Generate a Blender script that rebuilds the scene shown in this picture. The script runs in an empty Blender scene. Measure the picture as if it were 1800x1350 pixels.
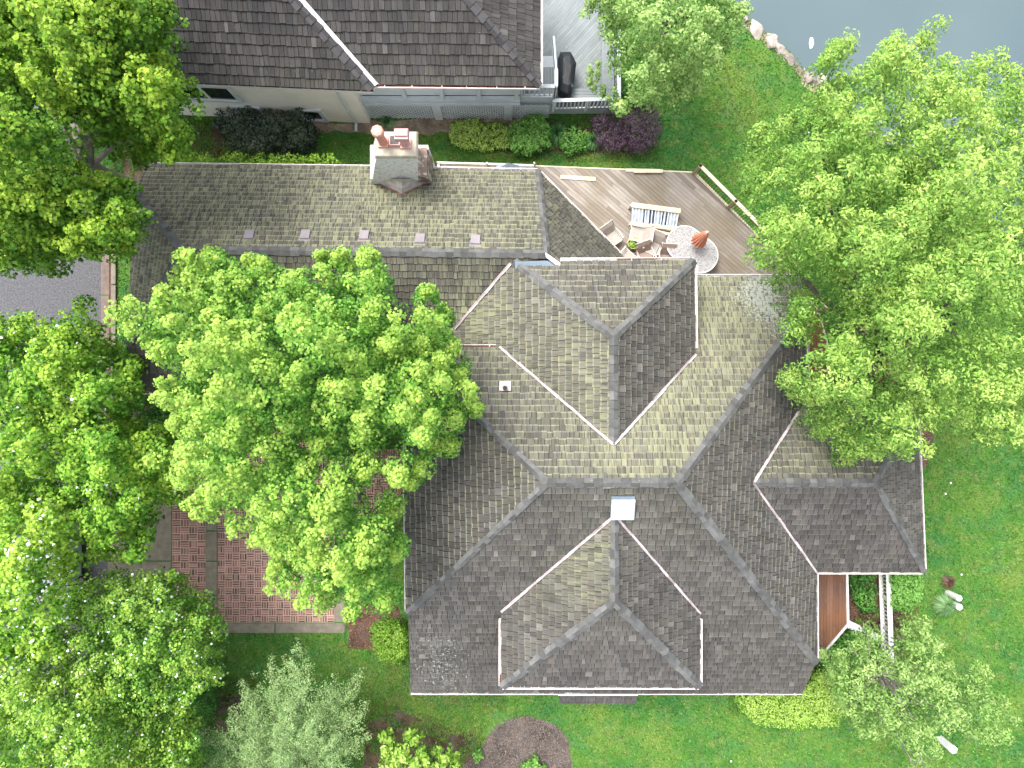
import bpy, bmesh, math, random
import numpy as np
from mathutils import Vector, Matrix
random.seed(7)
RNG = np.random.default_rng(11)
H, F = 30.0, 1239.0
SC = bpy.context.scene
# ------------------------------------------------------------ camera, light
cam = bpy.data.objects.new('camera', bpy.data.cameras.new('camera'))
SC.collection.objects.link(cam); SC.camera = cam
cam.data.sensor_width = 36; cam.data.lens = 36 * F / 1800
cam.location = (0, 0, H); cam.data.clip_end = 1500; cam.data.clip_start = .5
EL, AZ = 64, 318          # sun height, compass direction it comes from (degrees)
w = bpy.data.worlds.new('World'); SC.world = w; w.use_nodes = True
nt = w.node_tree; bg = nt.nodes['Background']
sky = nt.nodes.new('ShaderNodeTexSky'); sky.sky_type = 'NISHITA'; sky.sun_disc = False
sky.sun_elevation = math.radians(EL); sky.sun_rotation = math.radians(AZ)
sky.air_density = 1.0; sky.dust_density = 4.0; sky.ozone_density = 1.0
hs = nt.nodes.new('ShaderNodeHueSaturation'); hs.inputs['Saturation'].default_value = .42
nt.links.new(sky.outputs[0], hs.inputs['Color']); nt.links.new(hs.outputs[0], bg.inputs[0])
bg.inputs[1].default_value = .15
sun = bpy.data.objects.new('sun', bpy.data.lights.new('sun', 'SUN')); SC.collection.objects.link(sun)
sun.data.energy = 1.15; sun.data.angle = math.radians(28); sun.data.color = (1, .97, .92)
_a = math.radians(AZ); _e = math.radians(EL)
_d = Vector((math.sin(_a) * math.cos(_e), math.cos(_a) * math.cos(_e), math.sin(_e)))
sun.rotation_euler = _d.to_track_quat('Z', 'Y').to_euler()
SC.view_settings.view_transform = 'Standard'; SC.view_settings.look = 'None'
SC.view_settings.gamma = 1; SC.view_settings.exposure = 1.6
SC.render.resolution_x = 1024; SC.render.resolution_y = 768

# ------------------------------------------------------------ helpers
def P(x, y, z=0.0):
    return np.array([(x - 900) * (H - z) / F, (675 - y) * (H - z) / F, z])
def PV(x, y, z=0.0): return Vector(P(x, y, z))
class Plane:
    def __init__(s, a, b, c):
        a, b, c = [np.array(q, float) for q in (a, b, c)]
        n = np.cross(b - a, c - a); n /= np.linalg.norm(n)
        if n[2] < 0: n = -n
        s.n = n; s.d = n @ a
        h = np.array([n[0], n[1], 0]); h /= np.linalg.norm(h)
        s.down = h * n[2] - np.array([0, 0, np.hypot(n[0], n[1])])
        s.ac = np.cross(n, s.down)
        s.o = a
    def hit(s, x, y):
        o = np.array([0, 0, H]); r = np.array([(x - 900) / F, (675 - y) / F, -1.])
        return o + r * ((s.d - s.n @ o) / (s.n @ r))
    def z(s, x, y): return (s.d - s.n[0] * x - s.n[1] * y) / s.n[2]

def tag(o, label=None, cat=None, group=None, kind=None):
    if label: o['label'] = label
    if cat: o['category'] = cat
    if group: o['group'] = group
    if kind: o['kind'] = kind
    return o
def empty(name, loc, label=None, cat=None, group=None, rz=0):
    o = bpy.data.objects.new(name, None); SC.collection.objects.link(o)
    o.location = loc; o.rotation_euler = (0, 0, rz); o.empty_display_size = .2
    return tag(o, label, cat, group)

class MB:
    def __init__(s): s.v = []; s.f = []; s.m = []; s.c = []; s.p = []
    def add(s, vs, fs, m=0, c=(.5, 0, 0), p=None):
        k = len(s.v)
        for i, q in enumerate(vs):
            s.v.append((float(q[0]), float(q[1]), float(q[2]))); s.c.append((c[0], c[1], c[2], 1.))
            s.p.append(tuple(p[i]) if p is not None else s.v[-1])
        for f in fs: s.f.append([k + i for i in f]); s.m.append(m)
    def hexa(s, b, t, m=0, c=(.5, 0, 0)):
        n = len(b)
        s.add(list(b) + list(t), [list(range(n))[::-1], list(range(n, 2 * n))] +
              [[i, (i + 1) % n, n + (i + 1) % n, n + i] for i in range(n)], m, c)
    def prism(s, poly, z0, z1, m=0, c=(.5, 0, 0)):
        s.hexa([(q[0], q[1], z0) for q in poly], [(q[0], q[1], z1) for q in poly], m, c)
    def box(s, cen, size, rz=0, m=0, c=(.5, 0, 0), rot=None):
        R = (rot if rot is not None else Matrix.Rotation(rz, 3, 'Z'))
        cen = Vector(cen); x, y, z = [q / 2 for q in size]
        b = [cen + R @ Vector(q) for q in ((-x, -y, -z), (x, -y, -z), (x, y, -z), (-x, y, -z))]
        t = [cen + R @ Vector(q) for q in ((-x, -y, z), (x, -y, z), (x, y, z), (-x, y, z))]
        s.hexa(b, t, m, c)
    def beam(s, p, q, wd, ht, m=0, c=(.5, 0, 0), up=(0, 0, 1)):
        p = Vector(p); q = Vector(q); d = (q - p); L = d.length; d.normalize()
        u = Vector(up); sd = d.cross(u)
        if sd.length < 1e-4: sd = d.cross(Vector((1, 0, 0)))
        sd.normalize(); u = sd.cross(d)
        a = sd * wd / 2; b = u * ht / 2
        s.hexa([p - a - b, p + a - b, p + a + b, p - a + b], [q - a - b, q + a - b, q + a + b, q - a + b], m, c)
    def tube(s, pts, rad, n=8, m=0, c=(.5, 0, 0)):
        pts = [Vector(q) for q in pts]; rings = []
        for i, q in enumerate(pts):
            d = (pts[min(i + 1, len(pts) - 1)] - pts[max(i - 1, 0)]).normalized()
            a = d.cross(Vector((.31, .87, .13))).normalized(); b = d.cross(a)
            r = rad[i] if hasattr(rad, '__len__') else rad
            rings.append([q + (a * math.cos(t) + b * math.sin(t)) * r for t in [2 * math.pi * k / n for k in range(n)]])
        vs = [q for r in rings for q in r]; fs = []
        for i in range(len(pts) - 1):
            for k in range(n):
                fs.append([i * n + k, i * n + (k + 1) % n, (i + 1) * n + (k + 1) % n, (i + 1) * n + k])
        fs.append(list(range(n))); fs.append([len(vs) - 1 - k for k in range(n)])
        s.add(vs, fs, m, c)
    def lathe(s, cen, prof, n=24, m=0, c=(.5, 0, 0), axis=None, ph=0):
        cen = Vector(cen); vs = []; fs = []
        R = Matrix.Identity(3) if axis is None else Vector((0, 0, 1)).rotation_difference(Vector(axis).normalized()).to_matrix()
        for r, z in prof:
            for k in range(n):
                t = 2 * math.pi * k / n + ph
                vs.append(cen + R @ Vector((r * math.cos(t), r * math.sin(t), z)))
        for i in range(len(prof) - 1):
            for k in range(n):
                fs.append([i * n + k, i * n + (k + 1) % n, (i + 1) * n + (k + 1) % n, (i + 1) * n + k])
        if prof[0][0] > 1e-5: fs.append(list(range(n))[::-1])
        if prof[-1][0] > 1e-5: fs.append([len(vs) - n + k for k in range(n)])
        s.add(vs, fs, m, c)
    def build(s, name, mats, parent=None, smooth=False, bevel=0):
        me = bpy.data.meshes.new(name); me.from_pydata(s.v, [], s.f)
        if not isinstance(mats, (list, tuple)): mats = [mats]
        for q in mats: me.materials.append(q)
        me.polygons.foreach_set('material_index', s.m)
        a = me.attributes.new('col', 'FLOAT_COLOR', 'POINT'); a.data.foreach_set('color', np.array(s.c, 'f').ravel())
        a = me.attributes.new('puv', 'FLOAT_VECTOR', 'POINT'); a.data.foreach_set('vector', np.array(s.p, 'f').ravel())
        me.validate(); me.update()
        if smooth:
            me.polygons.foreach_set('use_smooth', [True] * len(me.polygons))
        o = bpy.data.objects.new(name, me); SC.collection.objects.link(o)
        if parent is not None:
            o.parent = parent
            r = parent; off = Vector((0, 0, 0))
            while r is not None: off += r.location; r = r.parent
            # vertices are given in world space: keep them there
            me.transform(Matrix.Translation(-off))
        if bevel:
            b = o.modifiers.new('b', 'BEVEL'); b.width = bevel; b.segments = 2; b.limit_method = 'ANGLE'
        return o

# ------------------------------------------------------------ materials
def hexc(h):
    c = [int(h[i:i + 2], 16) / 255 for i in (0, 2, 4)]
    return tuple((q / 12.92 if q <= .04045 else ((q + .055) / 1.055) ** 2.4) for q in c)
class NT:
    def __init__(s, name):
        s.m = bpy.data.materials.new(name); s.m.use_nodes = True; s.t = s.m.node_tree
        s.b = s.t.nodes['Principled BSDF']; s.out = s.t.nodes['Material Output']
    def n(s, t, **k):
        q = s.t.nodes.new(t)
        for a, b in k.items(): setattr(q, a, b)
        return q
    def l(s, a, b): s.t.links.new(a, b)
    def noise(s, vec, scale, detail=4, rough=.55):
        q = s.n('ShaderNodeTexNoise'); q.inputs['Scale'].default_value = scale
        q.inputs['Detail'].default_value = detail; q.inputs['Roughness'].default_value = rough
        s.l(vec, q.inputs['Vector']); return q.outputs['Fac']
    def ramp(s, fac, stops):
        q = s.n('ShaderNodeValToRGB'); e = q.color_ramp.elements
        while len(e) < len(stops): e.new(.5)
        for i, (p, c) in enumerate(stops):
            e[i].position = p; e[i].color = (*c, 1) if hasattr(c, '__len__') else (c, c, c, 1)
        s.l(fac, q.inputs[0]); return q.outputs[0]
    def mix(s, f, a, b, mode='MIX'):
        q = s.n('ShaderNodeMix', data_type='RGBA', blend_type=mode)
        for i, v in ((0, f), (6, a), (7, b)):
            if isinstance(v, (int, float)): q.inputs[i].default_value = v
            elif isinstance(v, tuple): q.inputs[i].default_value = (*v[:3], 1)
            else: s.l(v, q.inputs[i])
        return q.outputs[2]
    def math(s, op, a, b=0.0):
        q = s.n('ShaderNodeMath', operation=op)
        for i, v in ((0, a), (1, b)):
            if isinstance(v, (int, float)): q.inputs[i].default_value = v
            else: s.l(v, q.inputs[i])
        return q.outputs[0]
    def pos(s):
        return s.n('ShaderNodeNewGeometry').outputs['Position']
    def attr(s, name): return s.n('ShaderNodeAttribute', attribute_name=name)
    def scale(s, vec, v):
        q = s.n('ShaderNodeVectorMath', operation='MULTIPLY'); s.l(vec, q.inputs[0]); q.inputs[1].default_value = v
        return q.outputs[0]
    def bump(s, h, dist=.01, st=.6):
        q = s.n('ShaderNodeBump'); q.inputs['Distance'].default_value = dist; q.inputs['Strength'].default_value = st
        s.l(h, q.inputs['Height']); s.l(q.outputs[0], s.b.inputs['Normal'])
    def fin(s, col, rough=.8, spec=.3):
        if isinstance(col, tuple): s.b.inputs['Base Color'].default_value = (*col, 1)
        else: s.l(col, s.b.inputs['Base Color'])
        s.b.inputs['Roughness'].default_value = rough
        s.b.inputs['Specular IOR Level'].default_value = spec
        return s.m

def m_plain(name, c, rough=.6, var=.15, sc=3., spec=.3, metal=0, bump=0.0):
    t = NT(name); n = t.noise(t.pos(), sc, 5)
    d = tuple(q * (1 - var) for q in c); l = tuple(min(1, q * (1 + var)) for q in c)
    col = t.ramp(n, [(.3, d), (.7, l)])
    a = t.attr('col'); sep = t.n('ShaderNodeSeparateColor'); t.l(a.outputs['Color'], sep.inputs[0])
    k = t.math('ADD', t.math('MULTIPLY', sep.outputs[0], .8), .6)
    q = t.n('ShaderNodeCombineColor'); [t.l(k, q.inputs[i]) for i in range(3)]
    col = t.mix(1., col, q.outputs[0], 'MULTIPLY')
    if bump: t.bump(t.noise(t.pos(), sc * 8, 4), bump)
    t.b.inputs['Metallic'].default_value = metal
    return t.fin(col, rough, spec)

def m_shake(name, dark, lite, moss, grain=1.0):
    t = NT(name); a = t.attr('col'); sp = t.n('ShaderNodeSeparateColor'); t.l(a.outputs['Color'], sp.inputs[0])
    uv = t.attr('puv').outputs['Vector']
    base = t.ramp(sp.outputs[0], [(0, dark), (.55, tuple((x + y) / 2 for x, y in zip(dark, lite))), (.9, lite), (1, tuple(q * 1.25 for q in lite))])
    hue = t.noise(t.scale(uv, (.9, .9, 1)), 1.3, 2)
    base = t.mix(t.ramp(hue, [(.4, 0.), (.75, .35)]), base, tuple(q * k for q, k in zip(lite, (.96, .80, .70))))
    g = t.noise(t.scale(uv, (46, 2.2, 1)), 1., 3, .7)
    base = t.mix(.8 * grain, base, t.ramp(g, [(.25, .48), (.5, .95), (.78, 1.35)]), 'MULTIPLY')
    st = t.noise(t.scale(uv, (9, .8, 1)), 1., 5, .75)
    big = t.noise(t.pos(), .55, 3)
    base = t.mix(.6, base, t.ramp(big, [(.3, .75), (.7, 1.18)]), 'MULTIPLY')
    # moss: grows in streaks
    mf = t.math('MULTIPLY', sp.outputs[1], t.ramp(st, [(.40, .10), (.60, 1.)]))
    mf = t.math('MINIMUM', mf, .85); base = t.mix(mf, base, moss)
    # pale lichen specks
    ln = t.noise(t.pos(), 11., 3, .75)
    thr = t.math('GREATER_THAN', t.math('ADD', ln, t.math('MULTIPLY', sp.outputs[2], .27)), .72)
    base = t.mix(t.math('MULTIPLY', thr, .7), base, (.36, .38, .34))
    t.bump(g, .004, .5)
    return t.fin(base, .88, .2)

def m_leaf(name, stops, trans=.35, rough=.55):
    t = NT(name); a = t.attr('col'); sp = t.n('ShaderNodeSeparateColor'); t.l(a.outputs['Color'], sp.inputs[0])
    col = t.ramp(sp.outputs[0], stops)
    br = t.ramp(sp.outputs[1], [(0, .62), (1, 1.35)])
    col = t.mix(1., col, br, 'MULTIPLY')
    t.fin(col, rough, .35)
    tr = t.n('ShaderNodeBsdfTranslucent'); t.l(col, tr.inputs[0])
    mx = t.n('ShaderNodeMixShader'); mx.inputs[0].default_value = trans
    t.l(t.b.outputs[0], mx.inputs[1]); t.l(tr.outputs[0], mx.inputs[2]); t.l(mx.outputs[0], t.out.inputs[0])
    return t.m

def m_grass(name):
    t = NT(name); p = t.pos()
    a = t.noise(p, .35, 4); b = t.noise(p, 2.2, 4, .7); c = t.noise(p, 28., 3, .7)
    col = t.ramp(a, [(.32, (.034, .120, .024)), (.5, (.066, .158, .024)), (.66, (.118, .188, .034))])
    col = t.mix(t.ramp(b, [(.45, 0.), (.72, .55)]), col, (.17, .20, .055)); col = t.mix(t.ramp(t.noise(p, 1.1, 5, .75), [(.56, 0.), (.70, .35)]), col, (.19, .185, .07)); col = t.mix(t.ramp(t.noise(t.scale(p, (1., 1.6, 1)), .9, 2), [(.35, .3), (.5, 0.)]), col, (.04, .14, .055))
    col = t.mix(.9, col, t.ramp(c, [(.25, .5), (.75, 1.6)]), 'MULTIPLY')
    sp = t.n('ShaderNodeSeparateColor'); t.l(t.attr('col').outputs['Color'], sp.inputs[0])
    k = t.math('ADD', t.math('MULTIPLY', sp.outputs[0], 1.3), .35); q = t.n('ShaderNodeCombineColor')
    t.l(t.math('MULTIPLY', k, t.ramp(sp.outputs[1], [(0, .85), (1, 1.2)])), q.inputs[0]); t.l(k, q.inputs[1]); t.l(t.math('MULTIPLY', k, .95), q.inputs[2])
    col = t.mix(1., col, q.outputs[0], 'MULTIPLY')
    t.bump(c, .03, .8)
    return t.fin(col, .85, .2)

def m_soil(name, dark, lite, sc=22.):
    t = NT(name); p = t.pos(); v = t.n('ShaderNodeTexVoronoi'); v.inputs['Scale'].default_value = sc
    v.inputs['Randomness'].default_value = 1.; t.l(p, v.inputs['Vector'])
    col = t.ramp(t.noise(p, sc * .8, 5, .75), [(.28, dark), (.7, lite)])
    col = t.mix(.85, col, t.ramp(t.noise(p, 1.3, 5, .7), [(.34, .35), (.5, .9), (.66, 1.6)]), 'MULTIPLY')
    col = t.mix(t.ramp(t.noise(p, 2.1, 3), [(.5, 0.), (.62, .5)]), col, tuple((q + .1) * .8 for q in dark))
    t.bump(v.outputs['Distance'], .03, .9)
    return t.fin(col, .95, .1)

def m_boards(name, c0, c1, ang, wd=.14, gap=.06, stain=None):
    """decking: boards are geometry; grain and weathering here"""
    t = NT(name); uv = t.attr('puv').outputs['Vector']
    a = t.attr('col'); sp = t.n('ShaderNodeSeparateColor'); t.l(a.outputs['Color'], sp.inputs[0])
    col = t.ramp(sp.outputs[0], [(0, c0), (1, c1)])
    g = t.noise(t.scale(uv, (2.0, 40, 1)), 1., 4, .7)
    col = t.mix(.7, col, t.ramp(g, [(.25, .6), (.75, 1.3)]), 'MULTIPLY')
    b = t.noise(t.pos(), .7, 4)
    if stain: col = t.mix(t.ramp(b, [(.42, 0.), (.62, .75)]), col, stain)
    else: col = t.mix(.5, col, t.ramp(b, [(.3, .7), (.7, 1.25)]), 'MULTIPLY')
    t.bump(g, .003, .4)
    return t.fin(col, .75, .25)

M = {}
M['shake'] = m_shake('weathered_shake', (.041, .040, .039), (.136, .129, .120), (.255, .260, .155))
M['shake_dark'] = m_shake('charcoal_shake', (.020, .020, .023), (.082, .078, .078), (.20, .20, .12))
M['cap'] = m_plain('ridge_shake', (.105, .105, .102), .85, .2, 5., .2); M['cap_dark'] = m_plain('dark_ridge_shake', (.060, .058, .060), .85, .14, 5., .2)
M['deckwood'] = m_boards('grey_decking', (.21, .175, .145), (.36, .32, .28), 0, stain=(.20, .165, .115))
M['redwood'] = m_boards('redwood_decking', (.10, .055, .038), (.19, .11, .08), 0, stain=(.20, .085, .035))
M['greydeck'] = m_boards('painted_decking', (.20, .225, .23), (.25, .275, .275), 0)
M['white'] = m_plain('white_paint', (.74, .73, .71), .45, .08, 4.)
M['gutter'] = m_plain('white_gutter_metal', (.74, .69, .68), .4, .12, 5.)
M['debris'] = m_soil('gutter_debris', (.06, .02, .012), (.30, .12, .07), 40)
M['flash'] = m_plain('pinkish_flashing_metal', (.50, .43, .435), .5, .25, 2.5, .4)
M['blueflash'] = m_plain('blue_grey_sheet_metal', (.16, .22, .28), .45, .2, 3., .4)
M['copper'] = m_plain('aged_copper', (.235, .21, .22), .5, .12, 4., .4)
M['pinepost'] = m_plain('pale_pine', (.66, .56, .40), .7, .15, 5.)
M['tanpost'] = m_plain('weathered_pine', (.36, .27, .19), .8, .2, 6.)
M['black'] = m_plain('black_metal', (.012, .012, .013), .4, .1)
M['slate'] = m_plain('dark_wood', (.06, .05, .045), .8, .2)
M['cream'] = m_plain('cream_stucco', (.90, .84, .76), .85, .06, 1.2, .2, bump=.003)
M['grayblue'] = m_plain('blue_grey_siding', (.58, .625, .65), .6, .07, 2.)
M['glass'] = m_plain('window_glass', (.012, .017, .018), .06, .05, 1., .8)
M['asphalt'] = m_plain('asphalt', (.098, .098, .104), .9, .4, 14., .2, bump=.004)
M['concrete'] = m_plain('concrete', (.205, .18, .142), .9, .22, 3.5, .2, bump=.004)
M['kerb'] = m_plain('pinkish_concrete', (.17, .13, .112), .9, .22, 3.5, .2, bump=.004)
M['mulch'] = m_soil('dark_mulch', (.030, .024, .020), (.17, .135, .115), 26)
M['redmulch'] = m_soil('red_brown_mulch', (.035, .02, .015), (.20, .115, .08), 26)
M['dirt'] = m_soil('bare_earth', (.040, .030, .018), (.125, .095, .055), 30)
M['tansoil'] = m_soil('tan_soil', (.18, .13, .09), (.42, .34, .25), 24)
M['grass'] = m_grass('lawn_grass')
M['bark'] = m_plain('bark', (.135, .115, .095), .9, .4, 9., .1, bump=.01)
M['palebark'] = m_plain('pale_bark', (.28, .25, .22), .9, .3, 9., .1)
t = NT('brick'); bt = t.n('ShaderNodeTexBrick'); bt.inputs['Scale'].default_value = 1
bt.inputs['Brick Width'].default_value = .22; bt.inputs['Row Height'].default_value = .075; bt.inputs['Mortar Size'].default_value = .008
bt.inputs['Color1'].default_value = (.20, .07, .05, 1); bt.inputs['Color2'].default_value = (.30, .12, .08, 1); bt.inputs['Mortar'].default_value = (.4, .36, .32, 1)
t.l(t.attr('puv').outputs['Vector'], bt.inputs['Vector']); M['brick'] = t.fin(bt.outputs[0], .85, .2)
M['paver'] = m_plain('brick_paver', (.26, .135, .11), .85, .25, 2., .2, bump=.003)
M['paver2'] = m_plain('dark_brick_paver', (.15, .105, .08), .85, .25, 2., .2, bump=.003)
M['mortar'] = m_plain('pink_mortar', (.54, .41, .35), .9, .15, 3.)
t = NT('water'); n1 = t.noise(t.pos(), 9., 3); n2 = t.noise(t.pos(), .12, 3)
M['water'] = t.fin(t.ramp(n2, [(.35, (.075, .110, .122)), (.65, (.092, .128, .136))]), .12, .5); t.bump(n1, .008, .35)
t = NT('limewashed_stone'); p = t.scale(t.pos(), (1, 1, 2.4)); v = t.n('ShaderNodeTexVoronoi', feature='DISTANCE_TO_EDGE'); v.inputs['Scale'].default_value = 3.2
t.l(p, v.inputs['Vector']); nn = t.noise(t.pos(), 7., 5, .7)
cc = t.ramp(nn, [(.25, (.50, .47, .45)), (.42, (.84, .83, .83)), (.8, (.93, .93, .93))])
cc = t.mix(t.ramp(v.outputs['Distance'], [(0., .75), (.06, 0.)]), cc, (.30, .27, .25)); t.bump(v.outputs['Distance'], .03, .7)
M['stone'] = t.fin(cc, .9, .2)
t = NT('brown_fieldstone'); v = t.n('ShaderNodeTexVoronoi'); v.inputs['Scale'].default_value = 5.; t.l(t.pos(), v.inputs['Vector'])
M['stone2'] = t.fin(t.mix(t.ramp(t.noise(t.pos(), 4., 3), [(.5, 0.), (.62, 1.)]), (.24, .17, .14), (.62, .58, .50)), .9, .2); t.bump(v.outputs['Distance'], .03, .8)
M['terracotta'] = m_plain('terracotta', (.66, .32, .25), .7, .15, 5.)
M['pinkclay'] = m_plain('pink_clay', (.62, .34, .32), .7, .12, 5.)
M['capconc'] = m_plain('weathered_cap_mortar', (.44, .39, .31), .9, .2, 4., .2, bump=.004)
M['rock'] = m_plain('shore_rock', (.30, .265, .225), .9, .45, 3., .2, bump=.02)
M['skylight'] = m_plain('acrylic_dome', (.86, .88, .9), .25, .03, 2., .5)
M['sling'] = m_plain('taupe_sling', (.40, .355, .32), .8, .08, 6.)
M['sling2'] = m_plain('brown_sling', (.30, .235, .20), .8, .08, 6.)
M['chairframe'] = m_plain('cream_frame', (.66, .61, .54), .4, .08)
M['salmon'] = m_plain('salmon_canvas', (.80, .40, .26), .8, .15, 8.)
M['bluecloth'] = m_plain('pale_blue_cloth', (.50, .60, .68), .6, .25, 6.)
M['navy'] = m_plain('navy_cloth', (.06, .10, .17), .6, .5, 8.)
M['tarp'] = m_plain('blue_grey_tarp', (.32, .39, .47), .5, .15, 4.)
M['lime'] = m_plain('lime_pot', (.42, .46, .14), .5, .1)
M['bbq'] = m_plain('black_vinyl_cover', (.010, .013, .015), .5, .2, 5., .35)
M['bbqpanel'] = m_plain('grey_vinyl_panel', (.055, .075, .10), .35, .2, 5., .6)
M['yellow'] = m_plain('yellow_edge', (.50, .32, .06), .7, .2)
M['silver'] = m_plain('silver_car_paint', (.42, .48, .53), .25, .03, 1., .6)
M['tyre'] = m_plain('tyre_rubber', (.02, .02, .02), .8, .1)
M['lens'] = m_plain('lamp_lens', (.7, .72, .72), .1, .03, 1., .7)
M['redlens'] = m_plain('red_lens', (.35, .02, .02), .2, .03, 1., .6)
# table: pale terrazzo mosaic
t = NT('pebble_mosaic'); v = t.n('ShaderNodeTexVoronoi'); v.inputs['Scale'].default_value = 26.; t.l(t.pos(), v.inputs['Vector'])
nz = t.noise(t.pos(), 17., 3, .8)
M['mosaic'] = t.fin(t.mix(t.ramp(nz, [(.53, 0.), (.57, .9)]), t.mix(t.ramp(v.outputs['Distance'], [(0., 0.), (.6, .35)]), (.40, .395, .39), (.31, .29, .27)), (.17, .17, .19)), .5, .4)

def LS(a, b, c): return [(0, a), (.5, b), (1, c)]
M['L_top'] = m_leaf('maple_leaf_yellow', LS((.035, .125, .008), (.145, .315, .018), (.360, .510, .045)))
M['L_mid'] = m_leaf('maple_leaf_green', LS((0.044, 0.175, 0.013), (0.150, 0.362, 0.027), (0.375, 0.562, 0.062)))
M['L_cen'] = m_leaf('maple_leaf_bright', LS((0.038, 0.155, 0.018), (0.150, 0.375, 0.044), (0.400, 0.585, 0.100)))
M['L_rgt'] = m_leaf('maple_leaf_fresh', LS((.070, .190, .028), (.215, .405, .062), (.440, .600, .135)))
M['L_pale'] = m_leaf('locust_leaf_pale', LS((.100, .230, .045), (.250, .420, .100), (.430, .590, .190)))
M['L_sage'] = m_leaf('sage_leaf', LS((.105, .215, .065), (.250, .405, .145), (.440, .590, .250)))
M['L_flow'] = m_leaf('crabapple_leaf', LS((0.044, 0.156, 0.015), (0.144, 0.338, 0.033), (0.350, 0.525, 0.075)))
M['L_plum'] = m_leaf('plum_leaf', LS((.028, .014, .026), (.085, .045, .080), (.170, .100, .150)), .15)
M['L_dusk'] = m_leaf('dark_shrub_leaf', LS((.014, .026, .018), (.052, .080, .052), (.130, .160, .095)), .12)
M['L_lime'] = m_leaf('golden_shrub_leaf', LS((.100, .270, .018), (.270, .480, .055), (.480, .660, .150)))
M['L_bush'] = m_leaf('green_shrub_leaf', LS((0.025, 0.125, 0.018), (0.100, 0.300, 0.044), (0.237, 0.475, 0.100)))
M['L_brown'] = m_leaf('brown_shrub_leaf', LS((.050, .022, .018), (.120, .065, .045), (.190, .130, .070)), .15)
M['L_orange'] = m_leaf('peach_shrub_leaf', LS((.280, .120, .060), (.520, .290, .160), (.700, .520, .360)), .2)
M['L_blade'] = m_leaf('grass_blade_leaf', LS((.020, .110, .030), (.090, .260, .080), (.260, .420, .180)), .2)
M['blossom'] = m_plain('white_blossom', (.8, .82, .82), .7, .05)

# ------------------------------------------------------------ foliage
def mesh_quads(name, V, col, mats, parent=None, midx=None):
    """V: (n,4,3) quads; col: (n,2) tint / brightness"""
    n = len(V); me = bpy.data.meshes.new(name)
    me.vertices.add(4 * n); me.vertices.foreach_set('co', V.astype('f').ravel())
    me.loops.add(4 * n); me.loops.foreach_set('vertex_index', np.arange(4 * n, dtype='i'))
    me.polygons.add(n); me.polygons.foreach_set('loop_start', np.arange(0, 4 * n, 4, dtype='i'))
    if not isinstance(mats, (list, tuple)): mats = [mats]
    for m in mats: me.materials.append(m)
    if midx is not None: me.polygons.foreach_set('material_index', midx.astype('i'))
    me.update(calc_edges=True)
    c = np.zeros((n, 4, 4), 'f'); c[:, :, 0] = col[:, None, 0]; c[:, :, 1] = col[:, None, 1]; c[:, :, 3] = 1
    a = me.attributes.new('col', 'FLOAT_COLOR', 'POINT'); a.data.foreach_set('color', c.ravel())
    o = bpy.data.objects.new(name, me); SC.collection.objects.link(o)
    if parent is not None:
        o.parent = parent; me.transform(Matrix.Translation(-parent.location))
    return o
def unit(a): return a / (np.linalg.norm(a, axis=-1, keepdims=True) + 1e-9)
def leafquads(C, N, D, L, W, cup=.25):
    """leaf at C facing N pointing D, length L width W"""
    D = unit(D - (D * N).sum(1, keepdims=True) * N); S = np.cross(N, D)
    L = L[:, None]; W = W[:, None]
    return np.stack([C - D * L * .5, C + S * W * .5 + N * W * cup, C + D * L * .5 - N * L * .12, C - S * W * .5 + N * W * cup], 1)
def clumps(C, R, n, size, asp=.8, up=.55, out=.8, tint=None, spread=.25, shell=.55, drop=0):
    k = len(C); n = int(n)
    d = unit(RNG.normal(size=(k, n, 3))); d[..., 2] = np.where(RNG.random((k, n)) < .8, np.abs(d[..., 2]), d[..., 2])
    rad = (shell + (1 - shell) * RNG.random((k, n, 1)))
    Rr = np.asarray(R) if np.ndim(R) == 2 else np.repeat(np.asarray(R).reshape(-1, 1) * np.ones((k, 1)), 3, 1)
    pos = C[:, None, :] + d * rad * Rr[:, None, :]
    nor = unit(d * out + np.array([0, 0, up]) + RNG.normal(size=(k, n, 3)) * .35)
    dr = RNG.normal(size=(k, n, 3)) + d * .8; dr[..., 2] -= drop
    L = size * (.65 + .7 * RNG.random(k * n)); V = leafquads(pos.reshape(-1, 3), nor.reshape(-1, 3), dr.reshape(-1, 3), L, L * asp)
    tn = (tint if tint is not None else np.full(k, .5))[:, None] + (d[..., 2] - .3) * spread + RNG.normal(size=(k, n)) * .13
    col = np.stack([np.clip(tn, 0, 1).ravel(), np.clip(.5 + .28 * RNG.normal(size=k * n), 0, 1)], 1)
    return V, col
def inpoly(pts, poly):
    x, y = pts[:, 0], pts[:, 1]; r = np.zeros(len(pts), bool); j = len(poly) - 1
    for i in range(len(poly)):
        xi, yi = poly[i]; xj, yj = poly[j]
        c = ((yi > y) != (yj > y)) & (x < (xj - xi) * (y - yi) / (yj - yi + 1e-12) + xi); r ^= c; j = i
    return r
def edgedist(pts, poly):
    d = np.full(len(pts), 1e9)
    for i in range(len(poly)):
        a = np.array(poly[i], float); b = np.array(poly[(i + 1) % len(poly)], float); ab = b - a
        t = np.clip(((pts - a) @ ab) / (ab @ ab + 1e-9), 0, 1); d = np.minimum(d, np.linalg.norm(pts - a - t[:, None] * ab, axis=1))
    return d
def scatter(poly, step, rng=None):
    rng = rng or RNG; p = np.array(poly, float); lo = p.min(0); hi = p.max(0)
    gx, gy = np.meshgrid(np.arange(lo[0], hi[0] + step, step), np.arange(lo[1], hi[1] + step, step * .87))
    gx = gx + (np.arange(gx.shape[0]) % 2)[:, None] * step / 2
    q = np.stack([gx.ravel(), gy.ravel()], 1) + rng.uniform(-.38, .38, (gx.size, 2)) * step
    return q[inpoly(q, poly)]
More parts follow.
